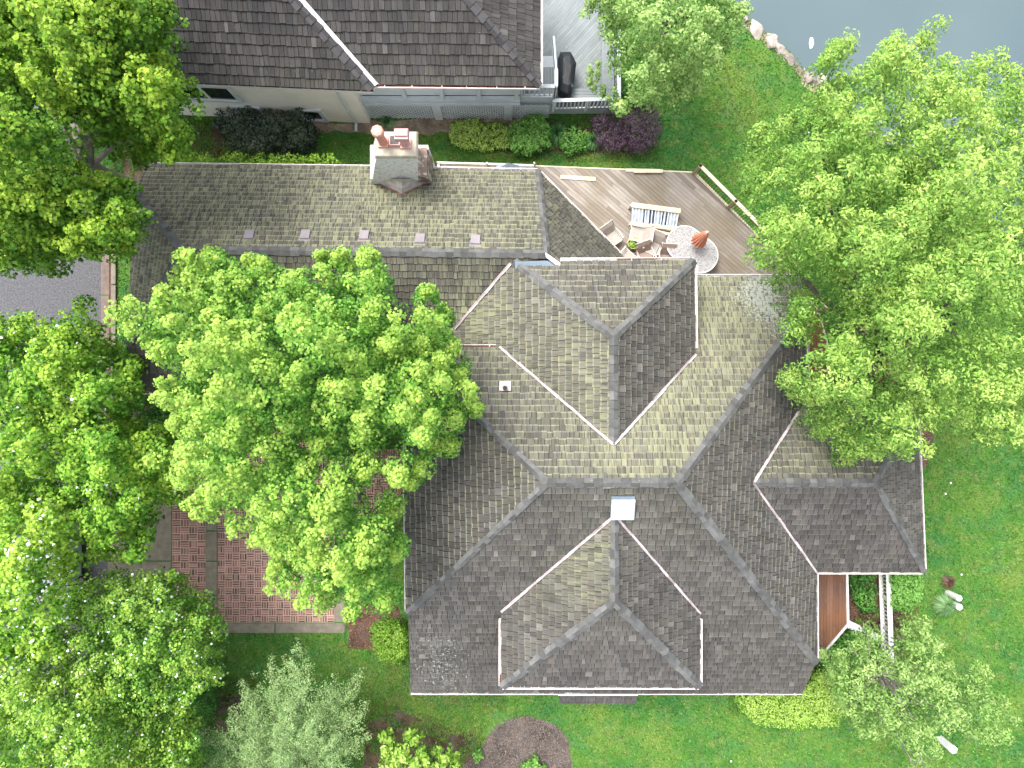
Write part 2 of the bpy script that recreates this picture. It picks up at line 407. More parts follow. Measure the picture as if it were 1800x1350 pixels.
def P3(px, z):
    z = np.broadcast_to(np.asarray(z, float), (len(px),)); k = (H - z) / F; return np.stack([(px[:, 0] - 900) * k, (675 - px[:, 1]) * k, z], 1)
def vnoise(x, y, s, seed=0):
    """smooth value noise"""
    x = np.asarray(x) / s + 100; y = np.asarray(y) / s + 100
    xi = np.floor(x).astype(int); yi = np.floor(y).astype(int); fx = x - xi; fy = y - yi
    fx = fx * fx * (3 - 2 * fx); fy = fy * fy * (3 - 2 * fy)
    def h(a, b): q = np.sin(a * 127.1 + b * 311.7 + seed * 74.7) * 43758.5453; return q - np.floor(q)
    return (h(xi, yi) * (1 - fx) + h(xi + 1, yi) * fx) * (1 - fy) + (h(xi, yi + 1) * (1 - fx) + h(xi + 1, yi + 1) * fx) * fy

def tree(name, label, poly, z0, z1, base, mat, lobe=34, rl=.62, sub=11, rs=.26, nl=34, leaf=.12, asp=.85,
         gap=.0, gaps=(), stretch=1.0, flower=0, trunk_r=.22, bark='bark', limbs=14, cat='tree', group=None, fill=1.0, up=.8, twig=0, tintb=.5, droop=0, seed=1, ztrunk=None, fillc=.55, bumpy=.8, shell=.7, con=.55, tall=1.2):
    """crown of leaf clumps built lobe by lobe over the crown outline, on a trunk with limbs"""
    b0 = P(base[0], base[1], 0); root = empty(name, b0, label, cat, group)
    px = scatter(poly, lobe); d = edgedist(px, poly); D = max(d.max(), 1)
    h = np.clip(d / (D * .8), 0, 1) ** .55
    z = z0 + (z1 - z0) * h + (vnoise(px[:, 0], px[:, 1], lobe * 1.7, seed) - .5) * (z1 - z0) * bumpy
    keep = RNG.random(len(px)) > gap
    for gx, gy, gr in gaps: keep &= np.hypot(px[:, 0] - gx, px[:, 1] - gy) > gr
    px = px[keep]; z = z[keep]; d = d[keep]
    C = P3(px, z); k = len(C); cen = P3(np.array([base], float), np.array([(z0 + z1) / 2]))[0]
    rlv = rl * (.7 + .6 * RNG.random(k)) * np.where(d < lobe * .45, .75, 1)
    # each lobe is an ascending shoot: clumps stacked along it, tapering to the tip
    rad = C[:, :2] - cen[:2]; rad = rad / (np.linalg.norm(rad, axis=1, keepdims=True) + 1e-6)
    tl = tall * (.6 + .8 * RNG.random(k)) * np.clip(.25 + d / (lobe * 1.4), .25, 1)
    C = C - np.array([0, 0, .3]) * tl[:, None]
    tt = np.sort(RNG.random((k, sub)), 1) ** .85; an = RNG.random((k, sub)) * 6.283; wr = rlv[:, None] * (1 - tt) ** .55 * (.45 + .6 * RNG.random((k, sub)) ** .5)
    lean = .12 + stretch * .14
    S = np.stack([C[:, None, 0] + np.cos(an) * wr + rad[:, None, 0] * tl[:, None] * tt * lean, C[:, None, 1] + np.sin(an) * wr + rad[:, None, 1] * tl[:, None] * tt * lean, C[:, None, 2] + tl[:, None] * tt - droop * wr], 2).reshape(-1, 3)
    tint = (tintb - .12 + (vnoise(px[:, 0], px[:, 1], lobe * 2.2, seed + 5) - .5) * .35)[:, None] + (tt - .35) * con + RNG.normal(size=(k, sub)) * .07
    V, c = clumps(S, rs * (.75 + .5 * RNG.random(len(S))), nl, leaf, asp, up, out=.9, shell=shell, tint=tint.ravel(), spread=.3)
    Vs, cs = [V], [c]
    # inner, lower layer of the crown
    if fill > 0:
        pf = scatter(poly, lobe * 1.0 / fill); df = edgedist(pf, poly); pf = pf[(df > lobe * .5)]
        for gx, gy, gr in gaps: pf = pf[np.hypot(pf[:, 0] - gx, pf[:, 1] - gy) > gr * 1.25]
        pf = pf[RNG.random(len(pf)) > gap * .5]
        if len(pf):
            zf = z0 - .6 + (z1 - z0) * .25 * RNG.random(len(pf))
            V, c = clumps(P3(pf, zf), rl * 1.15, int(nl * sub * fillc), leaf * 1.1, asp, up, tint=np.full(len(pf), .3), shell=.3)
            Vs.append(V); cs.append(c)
    V = np.concatenate(Vs); c = np.concatenate(cs); mats = [M[mat]]; mi = np.zeros(len(V))
    if flower:
        f = RNG.random(len(V)) < flower; mi[f] = 1; mats.append(M['blossom'])
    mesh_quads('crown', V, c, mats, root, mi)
    # trunk and limbs
    tb = MB(); zt = ztrunk or (z0 * .55); top = cen.copy(); top[2] = zt; top[:2] = b0[:2] + (cen[:2] - b0[:2]) * .5
    tb.tube([b0 + np.array([0, 0, -.1]), b0 + np.array([.03, .02, .5]), (b0 + top) / 2 + np.array([.06, -.05, 0]), top], [trunk_r * 1.45, trunk_r * 1.05, trunk_r * .9, trunk_r * .75], 10)
    order = RNG.permutation(k)[:limbs]
    for i in order:
        e = C[i] - np.array([0, 0, rlv[i] * .3]); m = top + (e - top) * .5 + np.array([RNG.normal() * .25, RNG.normal() * .25, -.1])
        s = top + np.array([0, 0, -RNG.random() * .8]); r = trunk_r * (.28 + .25 * RNG.random())
        tb.tube([s, s + (m - s) * .5 + np.array([0, 0, .12]), m, (m + e) / 2 + np.array([RNG.normal() * .1, RNG.normal() * .1, 0]), e], [r, r * .8, r * .6, r * .4, r * .18], 6)
        for _ in range(twig):
            q = e + np.append(RNG.normal(size=2) * (.3 if limbs == 22 else .6), .35 * RNG.random()); tb.tube([m + (e - m) * RNG.random(), (e + q) / 2 + RNG.normal(size=3) * .08, q], [r * .3, r * .2, r * .08], 5)
    tb.build('trunk', M[bark], root, smooth=True)
    return root

def bush(name, label, poly, ztop, mat, step=9, rs=.16, nl=26, leaf=.075, asp=.8, group=None, cat='bush', zb=.0, tintb=.5, flower=0, rim=12., seed=3, up=.5, stems=6, lump=.25):
    """shrub: leaf clumps over a rounded body, thin stems underneath"""
    px = scatter(poly, step); d = edgedist(px, poly)
    h = np.clip(d / rim, 0, 1); h = np.sqrt(1 - (1 - h) ** 2)
    z = zb + .1 + (ztop - zb - .1) * np.clip(h * (1 - lump) + (vnoise(px[:, 0], px[:, 1], step * 2.4, seed)) * lump, 0, 1)
    C = P3(px, z); c0 = C.mean(0).copy(); c0[2] = zb
    root = empty(name, c0, label, cat, group)
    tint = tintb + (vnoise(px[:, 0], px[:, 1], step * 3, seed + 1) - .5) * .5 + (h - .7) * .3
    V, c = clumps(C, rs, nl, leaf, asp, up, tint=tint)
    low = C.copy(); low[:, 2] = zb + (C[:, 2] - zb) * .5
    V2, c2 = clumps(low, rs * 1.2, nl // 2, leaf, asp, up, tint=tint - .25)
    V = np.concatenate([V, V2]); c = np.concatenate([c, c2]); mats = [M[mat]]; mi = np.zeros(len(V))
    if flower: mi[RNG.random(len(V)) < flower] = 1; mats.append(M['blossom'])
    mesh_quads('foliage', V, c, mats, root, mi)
    tb = MB()
    for i in RNG.permutation(len(C))[:stems]:
        tb.tube([c0 + np.array([RNG.normal() * .05, RNG.normal() * .05, 0]), (c0 + C[i]) / 2 + np.array([0, 0, .05]), C[i]], [.02, .015, .006], 5)
    tb.build('stem', M['bark'], root)
    return root

def tuft(name, label, cx, cy, r, n, mat='L_blade', h=.55, group=None, wd=.022, cat='plant', z=0., tintb=.5):
    """grassy plant: arching blades, two quads each"""
    b = P(cx, cy, z); root = empty(name, b, label, cat, group)
    a = RNG.random(n) * 2 * math.pi; rr = r * (.55 + .5 * RNG.random(n)); hh = h * (.5 + .6 * RNG.random(n))
    o = np.stack([np.cos(a), np.sin(a), 0 * a], 1); s = np.stack([-np.sin(a), np.cos(a), 0 * a], 1) * wd / 2
    p0 = b + o * .04 * RNG.random((n, 1)); p1 = b + o * (rr * .5)[:, None]; p1[:, 2] += hh; p2 = b + o * rr[:, None]; p2[:, 2] += hh * .55
    V = np.concatenate([np.stack([p0 - s, p0 + s, p1 + s, p1 - s], 1), np.stack([p1 - s, p1 + s, p2 + s * .2, p2 - s * .2], 1)])
    t = np.clip(tintb + RNG.normal(size=n) * .2, 0, 1); c = np.stack([np.tile(t, 2) + np.repeat([0, .15], n), np.clip(.5 + .25 * RNG.normal(size=2 * n), 0, 1)], 1)
    mesh_quads('foliage', V, np.clip(c, 0, 1), M[mat], root); return root

# ------------------------------------------------------------ roofs
def clip2(poly, lo, hi, ax):
    for side, val in ((0, lo), (1, hi)):
        out = []
        for i in range(len(poly)):
            a = poly[i]; b = poly[(i + 1) % len(poly)]
            ia = a[ax] >= val if side == 0 else a[ax] <= val; ib = b[ax] >= val if side == 0 else b[ax] <= val
            if ia: out.append(a)
            if ia != ib:
                t = (val - a[ax]) / (b[ax] - a[ax]); out.append((a[0] + (b[0] - a[0]) * t, a[1] + (b[1] - a[1]) * t))
        poly = out
        if len(poly) < 3: return []
    return poly
def blobval(px, py, blobs):
    return sum(a * math.exp(-((px - x) ** 2 + (py - y) ** 2) / (2 * r * r)) for x, y, r, a in blobs)
MOSS = [(520, 340, 130, .38), (800, 340, 150, .38), (350, 330, 70, .3), (680, 310, 40, .35), (1010, 620, 55, .38), (1270, 560, 85, .75), (1120, 810, 110, .6), (1280, 520, 60, .6),
        (1320, 700, 40, .25), (830, 570, 45, .9), (1020, 1000, 50, .5), (1440, 760, 50, .55), (1180, 720, 60, .45), (1500, 760, 40, .4), (900, 700, 50, .2), (280, 480, 60, .35)]
LICH = [(1310, 510, 30, .6), (1350, 545, 26, .8), (1345, 500, 22, .6), (1380, 590, 20, .5), (785, 1180, 40, .42), (740, 740, 30, .9), (760, 1130, 40, .25), (1440, 780, 30, .2)]
def project(p): k = F / (H - p[2]); return 900 + p[0] * k, 675 - p[1] * k
def shakes(mb, pl, polys, expo=.245, wmin=.12, wmax=.30, moss=.1, edge=.25, phase=0., blob=1., thick=.042, lift=.045, course_ref=None, lichen=True, tb=0.):
    o = pl.o; n = pl.n; dn = pl.down; ac = pl.ac
    for poly in polys:
        q = [((p - o) @ ac, (p - o) @ dn) for p in poly]
        vmin = min(a[1] for a in q); vmax = max(a[1] for a in q)
        ref = vmax if course_ref is None else (course_ref - o) @ dn
        kmax = int((vmax - ref) / expo) + 1; kmin = int((vmin - ref) / expo) - 2
        for k in range(kmin, kmax + 1):
            v1 = ref + k * expo; v0 = v1 - expo
            rr = random.Random(k * 7919 + int(phase * 100) + int(abs(n[0]) * 1000))
            row = clip2(q, v0 - .02, min(v1 + .02, vmax), 1)
            if not row: continue
            u0 = min(a[0] for a in row) - .3; u1 = max(a[0] for a in row)
            u = math.floor(u0) - rr.random() * .3
            while u < u1:
                wd = rr.uniform(wmin, wmax); jit = rr.uniform(-.016, .016); g = .013
                rv = rr.random(), rr.random(), rr.random(), rr.random()
                if u + wd > u0:
                    vb = v1 + jit
                    c = clip2(q, u, u + wd - g, 0)
                    c = clip2(c, v0 - .02, min(vb, vmax + .03), 1) if c else []
                    if len(c) >= 3:
                        hh = thick * (.75 + .6 * rv[1]); tilt = (rv[2] - .5) * .012
                        def top(a): return o + ac * a[0] + dn * a[1] + n * (lift + hh * (a[1] - v0) / expo + tilt * (a[0] - u) / wd)
                        def bot(a): return o + ac * a[0] + dn * a[1] + n * (lift - .02)
                        cen = top((u + wd / 2, (v0 + v1) / 2)); px, py = project(cen)
                        ms = max(0, min(1, moss + blobval(px, py, MOSS) * .9 * blob * (.6 + .8 * rv[3]) + (rv[3] - .5) * moss))
                        lc = min(1, blobval(px, py, LICH)) if lichen else 0
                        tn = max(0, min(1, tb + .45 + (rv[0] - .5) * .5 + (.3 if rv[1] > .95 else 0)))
                        ve = vb - .042
                        ed = edge > 0 and rv[2] < .93
                        parts = [(c, (tn, ms, lc))]
                        if ed and vb <= vmax + .01:
                            body = clip2(c, -1e9, ve, 1); strip = clip2(c, ve, 1e9, 1); parts = []
                            if len(body) >= 3: parts.append((body, (tn, ms, lc)))
                            e = edge * (.5 + rv[3])
                            if len(strip) >= 3: parts.append((strip, (min(1, tn + e * 1.1), min(1, ms + e * 1.2), lc)))
                        for pp, col in parts:
                            mb.add([top(a) for a in pp], [list(range(len(pp)))], 0, col, [(a[0] + rr.random() * 0, a[1], rv[0] * 9) for a in pp])
                        m = len(c); vs = [top(a) for a in c] + [bot(a) for a in c]
                        mb.add(vs, [[i, m + i, m + (i + 1) % m, (i + 1) % m] for i in range(m)], 0, (0, ms * .3, 0), [(a[0], a[1], rv[0] * 9) for a in c] * 2)  # sides and butts painted dark: end grain, and shadow lines between courses
                u += wd
def orient(poly, n):
    c = np.cross(poly[1] - poly[0], poly[2] - poly[1]); return poly if c @ n > 0 else poly[::-1]
def slab(mb, pl, poly, t=.10, m=1):
    mb.hexa([p - pl.n * t for p in poly], [p + pl.n * .02 for p in poly], m)
def roof(parent, planes, shake='shake', label=None, **kw):
    mb = MB()
    for pl, polys, opt in planes:
        o = dict(kw); o.update(opt)
        for p in polys: slab(mb, pl, orient(p, pl.n))
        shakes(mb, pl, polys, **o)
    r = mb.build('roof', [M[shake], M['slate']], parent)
    if label: r['label'] = label
    return r
def ridge(parent, p, q, nA, nB, wd=.13, expo=.26, lift=.10, name='ridge_cap', mat='cap'):
    """overlapping cap shakes, laid from p (low) to q (high)"""
    mb = MB(); p = Vector(p); q = Vector(q); d = q - p; L = d.length; d.normalize()
    k = max(1, int(L / expo)); e = L / k
    for i in range(k):
        for s, nn in ((1, nA), (-1, nB)):
            nn = Vector(nn); a = d.cross(nn).normalized()
            mid = (Vector(nA) + Vector(nB)).normalized()
            if a.dot(Vector(nn) - mid * Vector(nn).dot(mid)) < 0: a = -a
            r = random.random(); j = random.uniform(-.02, .02); w1 = wd * random.uniform(.85, 1.12)
            b0 = p + d * (i * e + j); b1 = b0 + d * (e + .05); up = mid * lift
            h0 = .030 + .01 * r; h1 = .004
            t0 = b0 + up + mid * h0; t1 = b1 + up + mid * h1
            vs = [t0, t1, t1 + a * w1, t0 + a * w1]; lo = [v - nn * .022 for v in vs]
            mb.hexa(lo, vs, 0, (.15 + .8 * r, 0, 0))
    return mb.build(name, M[mat], parent)
def gutter(parent, pts, out, lit=.6, name='gutter'):
    """pts: along the eave; out: horizontal outward direction per segment"""
    mb = MB()
    for i in range(len(pts) - 1):
        a = Vector(pts[i]); b = Vector(pts[i + 1]); o = Vector((*out[i][:2], 0)).normalized(); W_ = .125; D_ = .11
        dn = Vector((0, 0, -1)); z = Vector((0, 0, .03)); L = (b - a).length; d = (b - a) / L
        def quadbar(x0, x1, y0, y1, m, a_=a, b_=b, c=(.5, 0, 0)):
            f = lambda s: [s + z + o * x0 + dn * y1, s + z + o * x1 + dn * y1, s + z + o * x1 + dn * y0, s + z + o * x0 + dn * y0]
            mb.hexa(f(a_), f(b_), m, c)
        quadbar(-.01, W_, D_ - .01, D_, 0); quadbar(W_ - .022, W_, 0, D_ - .012, 0); quadbar(-.012, 0, .0, D_ - .012, 0)
        s = 0.; 
        while s < L:
            l = random.uniform(.5, 2.)
            if random.random() < lit:
                quadbar(.004, W_ - .026, .02 + .03 * random.random(), D_ - .014, 1, a + d * s, a + d * min(L, s + l))
            s += l
        s = .4
        while s < L:
            mb.beam(a + d * s + z + o * -.02, a + d * s + z + o * (W_ + .005) , .025, .012, 0); s += random.uniform(.85, 1.1)
    return mb.build(name, [M['gutter'], M['debris']], parent)
def valley(parent, p, q, plA, plB, wd=.085, mat='flash'):
    mb = MB(); p = Vector(p); q = Vector(q); d = (q - p).normalized(); L = (q - p).length
    for pl in (plA, plB):
        nn = Vector(pl.n); a = d.cross(nn).normalized()
        oth = plB if pl is plA else plA
        # step sideways on this plane where it lies above the other plane
        t = p + a * .5
        if pl.z(t.x, t.y) < oth.z(t.x, t.y): a = -a
        k = int(L / .5) + 1
        for i in range(k):
            s0 = p + d * L * i / k; s1 = p + d * L * (i + 1) / k; w0 = wd * random.uniform(.9, 1.15)
            vs = [s0 + nn * .105, s1 + nn * .105, s1 + a * w0 + nn * .125, s0 + a * w0 + nn * .125]
            mb.hexa([v - nn * .03 for v in vs], vs, 0, (random.random(), 0, 0))
    mb.tube([p + Vector((0, 0, .13)), q + Vector((0, 0, .13))], .012, 6, 0, (.1, 0, 0))
    return mb.build('valley_flashing', M[mat], parent)
def walls(parent, foot, env, zb, mat, inset=0, t=.2, cut=.14, label=None, skip=()):
    """footprint walls whose tops follow the roof planes"""
    mb = MB(); n = len(foot)
    for i in range(n):
        if i in skip: continue
        a = np.array(foot[i]); b = np.array(foot[(i + 1) % n]); L = np.linalg.norm(b - a); d = (b - a) / L; nn = np.array([d[1], -d[0]])
        k = max(2, int(L / .4)); s = np.linspace(0, L, k)
        zt = [min(pl.z(*(a + d * x)) for pl in env) - cut for x in s]
        a3 = lambda x, z, o: (a[0] + d[0] * x - nn[0] * o, a[1] + d[1] * x - nn[1] * o, z)
        vs = []; uv = []
        for o in (0, t):
            for x, z in zip(s, zt): vs += [a3(x, zb, o), a3(x, max(z, zb + .1), o)]; uv += [(x, zb, 0), (x, z, 0)]
        fs = []; m = 2 * k
        for j in range(k - 1):
            q = 2 * j; fs += [[q, q + 2, q + 3, q + 1], [m + q, m + q + 1, m + q + 3, m + q + 2], [q + 1, q + 3, m + q + 3, m + q + 1]]
        mb.add(vs, fs, 0, (.5, 0, 0), uv)
    o = mb.build('wall', M[mat], parent)
    if label: o['label'] = label
    return o

# ---- main house
HB = empty('brick_house', (4., -3., 0), 'brick house under many hipped roofs of grey mossy wooden shakes', 'house')
A = P(962, 848, 9); B = P(1190, 848, 9)
S = Plane(A, B, P(1000, 1215, 3)); Cc = S.hit(718, 1075); Dd = S.hit(1433, 1163)
Wp = Plane(A, Cc, P(713, 860, Cc[2])); N = Plane(A, B, P(1370, 488, 4.2)); Hh = N.hit(1400, 565)
E = Plane(B, Dd, Hh)
NEc = N.hit(1408, 552)
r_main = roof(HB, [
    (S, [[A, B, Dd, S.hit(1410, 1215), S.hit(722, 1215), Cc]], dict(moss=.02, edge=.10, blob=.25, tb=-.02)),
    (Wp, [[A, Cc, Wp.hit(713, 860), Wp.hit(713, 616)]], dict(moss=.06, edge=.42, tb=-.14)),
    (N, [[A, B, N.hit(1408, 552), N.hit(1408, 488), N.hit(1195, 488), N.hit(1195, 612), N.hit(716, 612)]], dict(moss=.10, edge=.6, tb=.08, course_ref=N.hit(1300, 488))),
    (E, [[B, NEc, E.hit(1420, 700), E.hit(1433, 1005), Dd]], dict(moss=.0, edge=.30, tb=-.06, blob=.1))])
ridge(r_main, A, B, S.n, N.n, .17); ridge(r_main, Cc, A, S.n, Wp.n); ridge(r_main, Dd, B, S.n, E.n, .17)
ridge(r_main, N.hit(716, 614), A, N.n, Wp.n); ridge(r_main, NEc, B, N.n, E.n, .17)
X_ = (1, 0); Y_ = (0, 1)
gutter(r_main, [S.hit(722, 1215), S.hit(1410, 1215)], [(0, -1)], .6)
gutter(r_main, [Wp.hit(713, 640), Cc], [(-1, 0)], .7)
gutter(r_main, [N.hit(727, 612), N.hit(872, 612)], [(0, 1)], .8)
gutter(r_main, [N.hit(1222, 488), N.hit(1408, 488)], [(0, 1)], .8)
gutter(r_main, [NEc, E.hit(1420, 700)], [(1, 0)], .8)
gutter(r_main, [E.hit(1432, 1005), Dd], [(1, 0)], .2)
# east wing
e1 = E.hit(1322, 848); e2 = P(1537, 848, e1[2]); ev = E.hit(1432, 1003); en = E.hit(1400, 725)
ES = Plane(e1, e2, ev); ek = ES.hit(1622, 1003); EN = Plane(e1, e2, en); ezl = ek[2]
EE = Plane(e2, ek, P(1615, 740, ezl)); enk = EN.hit(1608, 712)
def onz(pl, px, z):   # point of plane at height z on image column
    y0, y1 = -400., 1800.
    for _ in range(60):
        m = (y0 + y1) / 2
        if (pl.hit(px, m)[2] - z) * (pl.hit(px, y1)[2] - z) <= 0: y0 = m
        else: y1 = m
    return pl.hit(px, (y0 + y1) / 2)
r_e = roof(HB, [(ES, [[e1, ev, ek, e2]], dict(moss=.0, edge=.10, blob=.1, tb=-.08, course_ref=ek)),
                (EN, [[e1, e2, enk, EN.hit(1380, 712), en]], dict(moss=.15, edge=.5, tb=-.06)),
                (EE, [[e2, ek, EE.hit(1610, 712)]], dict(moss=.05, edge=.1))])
ridge(r_e, e1, e2, ES.n, EN.n, .17); ridge(r_e, ek, e2, ES.n, EE.n); ridge(r_e, enk, e2, EN.n, EE.n)
gutter(r_e, [ev, ek], [(0, -1)], .1); gutter(r_e, [ek, EE.hit(1610, 712)], [(1, 0)], .2)
valley(r_e, e1, ev, ES, E); valley(r_e, e1, en, EN, E)
# upper north wing
n1 = N.hit(1078, 782); n2 = P(1078, 592, n1[2]); ne = N.hit(1220, 625); nw = N.hit(880, 612)
NE_ = Plane(n1, n2, P(1220, 612, ne[2])); nc = NE_.hit(1218, 459)
NN = Plane(n2, nc, P(1000, 459, nc[2])); NW = Plane(n1, n2, nw); nwc = NN.hit(905, 462)
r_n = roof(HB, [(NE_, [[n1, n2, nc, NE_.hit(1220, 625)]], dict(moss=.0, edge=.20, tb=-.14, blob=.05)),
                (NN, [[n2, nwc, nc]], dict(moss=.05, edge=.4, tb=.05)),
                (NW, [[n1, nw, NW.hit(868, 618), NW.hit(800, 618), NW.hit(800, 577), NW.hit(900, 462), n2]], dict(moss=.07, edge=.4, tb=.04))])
ridge(r_n, n1, n2, NW.n, NE_.n, .17); ridge(r_n, nwc, n2, NW.n, NN.n, .16); ridge(r_n, nc, n2, NE_.n, NN.n, .16)
gutter(r_n, [NN.hit(985, 460), nc], [(0, 1)], .3); gutter(r_n, [nc, NE_.hit(1220, 612)], [(1, 0)], .1)
valley(r_n, n1, nw, NW, N); valley(r_n, n1, NE_.hit(1220, 625), NE_, N)
# upper south wing
s1 = S.hit(1080, 905); s2 = P(1080, 1057, s1[2]); sa = S.hit(883, 1072); sb = S.hit(1228, 1075)
SW = Plane(s1, s2, sa); SE = Plane(s1, s2, sb); swc = SW.hit(883, 1205); sec = SE.hit(1228, 1205)
SS = Plane(s2, swc, sec)
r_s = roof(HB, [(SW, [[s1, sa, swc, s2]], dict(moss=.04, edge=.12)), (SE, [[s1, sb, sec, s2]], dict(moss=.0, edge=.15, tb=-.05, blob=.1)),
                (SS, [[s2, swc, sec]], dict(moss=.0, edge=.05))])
ridge(r_s, s2, s1, SW.n, SE.n, .17); ridge(r_s, swc, s2, SW.n, SS.n, .17); ridge(r_s, sec, s2, SE.n, SS.n, .17)
gutter(r_s, [SW.hit(883, 1088), swc], [(-1, 0)], .7); gutter(r_s, [swc, sec], [(0, -1)], .1); gutter(r_s, [sec, SE.hit(1228, 1088)], [(1, 0)], .1)
valley(r_s, s1, sa, SW, S); valley(r_s, s1, sb, SE, S)
# garage wing
g1 = P(322, 440, 6.2); g2 = P(960, 447, 6.2)
GN = Plane(g1, g2, P(600, 295, 3.1)); GS = Plane(g1, g2, NW.hit(802, 577)); gq = GN.hit(238, 342)
GW = Plane(g1, gq, np.array([gq[0] - .02, gq[1] - 3., gq[2]])); gsw = GS.hit(227, 604)
GW = Plane(g1, gq, gsw)
gel = GN.hit(945, 302); ger = P(1095, 455, gel[2]); GE = Plane(g2, gel, ger)
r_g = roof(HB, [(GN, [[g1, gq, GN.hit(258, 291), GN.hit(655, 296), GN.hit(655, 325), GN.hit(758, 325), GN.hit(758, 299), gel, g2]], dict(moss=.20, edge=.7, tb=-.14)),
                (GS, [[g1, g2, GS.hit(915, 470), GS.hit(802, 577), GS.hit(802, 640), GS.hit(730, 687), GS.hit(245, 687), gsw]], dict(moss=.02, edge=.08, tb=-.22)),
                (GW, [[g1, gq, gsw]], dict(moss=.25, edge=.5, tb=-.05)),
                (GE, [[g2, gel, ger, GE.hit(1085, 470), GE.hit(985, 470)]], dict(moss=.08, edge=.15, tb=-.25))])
ridge(r_g, g1, g2, GN.n, GS.n, .18); ridge(r_g, gq, g1, GN.n, GW.n, .17); ridge(r_g, gsw, g1, GS.n, GW.n, .18)
ridge(r_g, gel, g2, GN.n, GE.n, .13)
valley(r_g, NW.hit(801, 577), NW.hit(899, 463), NW, GS)
gutter(r_g, [GN.hit(258, 291), GN.hit(655, 296)], [(0, 1)], .1); gutter(r_g, [GN.hit(758, 299), gel], [(0, 1)], .2)
gutter(r_g, [GS.hit(245, 687), GS.hit(700, 687)], [(0, -1)], .9); 
ged = ger - gel; gutter(r_g, [gel + ged * .02, gel + ged * .96], [(-ged[1] * -1, -ged[0] * 1)][:0] or [(ged[1] * -1, ged[0])], .1)
# sheet metal saddle where the garage ridge meets the north wing
mb = MB(); zf = nwc[2]
tp = [P(905, 460, zf + .22), P(960, 458, zf + .22), P(983, 471, zf + .16), P(906, 472, zf + .16)]
mb.hexa([q - np.array([0, 0, .12]) for q in tp], tp, 0)
tp = [P(959, 444, zf + .2), P(968, 450, zf + .25), P(985, 462, zf + .22), P(984, 471, zf + .16), P(960, 452, zf + .2)]
mb.hexa([q - np.array([0, 0, .12]) for q in tp], tp, 1)
mb.build('saddle_flashing', [M['blueflash'], M['gutter']], r_g)
# bay roof below the south eave
b1 = P(982, 1219, 2.75); b2 = P(1121, 1219, 2.75); BP = Plane(b1, b2, P(1050, 1234, 2.35))
r_b = roof(HB, [(BP, [[b1, b2, BP.hit(1118, 1234), BP.hit(984, 1234)]], dict(moss=0, edge=.05))], label='small shake roof over a bay, below the main eave')
mb = MB(); mb.box((P(1051, 1219.5, 2.87)), (3.05, .13, .05), m=0); mb.build('flashing', M['white'], r_b)
mb = MB(); x0, x1 = P(992, 0, 0)[0] * .92, P(1112, 0, 0)[0] * .92
mb.prism([(x0, -11.9), (x1, -11.9), (x1, -11.3), (x0, -11.3)], 0, 2.2); mb.build('bay_wall', M['brick'], HB)
# walls
walls(HB, [(Cc[0] + .5, -11.2), (10.7, -11.2), (10.7, 1.5), (9.5, 3.4), (6.2, 3.4), (6.2, 1.), (-3.1, .9)], [S, Wp, N, E], 0, 'brick')
walls(HB, [(9.5, ek[1] + .5), (ek[0] - .5, ek[1] + .5), (ek[0] - .5, -.8), (9.5, -.8)], [ES, EN, EE], 0, 'brick')
walls(HB, [(.2, 0.), (5.7, 0.), (5.7, nc[1] - .45), (.2, nc[1] - .45)], [NE_, NN, NW], 0, 'brick')
walls(HB, [(sa[0] + .4, swc[1] + .45), (sb[0] - .4, swc[1] + .45), (sb[0] - .4, -8.), (sa[0] + .4, -8.)], [SW, SE, SS], 3.2, 'brick')
walls(HB, [(gq[0] + .45, .3), (-3.4, .3), (-.2, 4.), (3.4, 4.4), (.75, gel[1] - .45), (gq[0] + .45, gel[1] - .45)], [GN, GS, GW, GE], 0, 'brick')
# skylight
def lonplane(pl, px, py, up=0.): return pl.hit(px, py) + pl.n * up
mb = MB(); q = [lonplane(S, 1074, 870, .05), lonplane(S, 1115, 870, .05), lonplane(S, 1113, 903, .05), lonplane(S, 1072, 903, .05)]
mb.hexa(q[::-1], [a + S.n * .16 for a in q][::-1], 0)
k = MB(); cq = sum(q) / 4; t0 = [a + S.n * .165 + (a - cq) * .03 for a in q]; 
t1 = [cq + (a - cq) * .93 + S.n * .26 for a in q]; t2 = [cq + (a - cq) * .72 + S.n * .31 for a in q]
k.add(t0 + t1 + t2, [[i, (i + 1) % 4, 4 + (i + 1) % 4, 4 + i] for i in range(4)] + [[4 + i, 4 + (i + 1) % 4, 8 + (i + 1) % 4, 8 + i] for i in range(4)] + [[8, 9, 10, 11], [3, 2, 1, 0]], 0)
sk = mb.build('skylight', M['blueflash'], r_main); k.build('dome', M['skylight'], sk, bevel=.02)
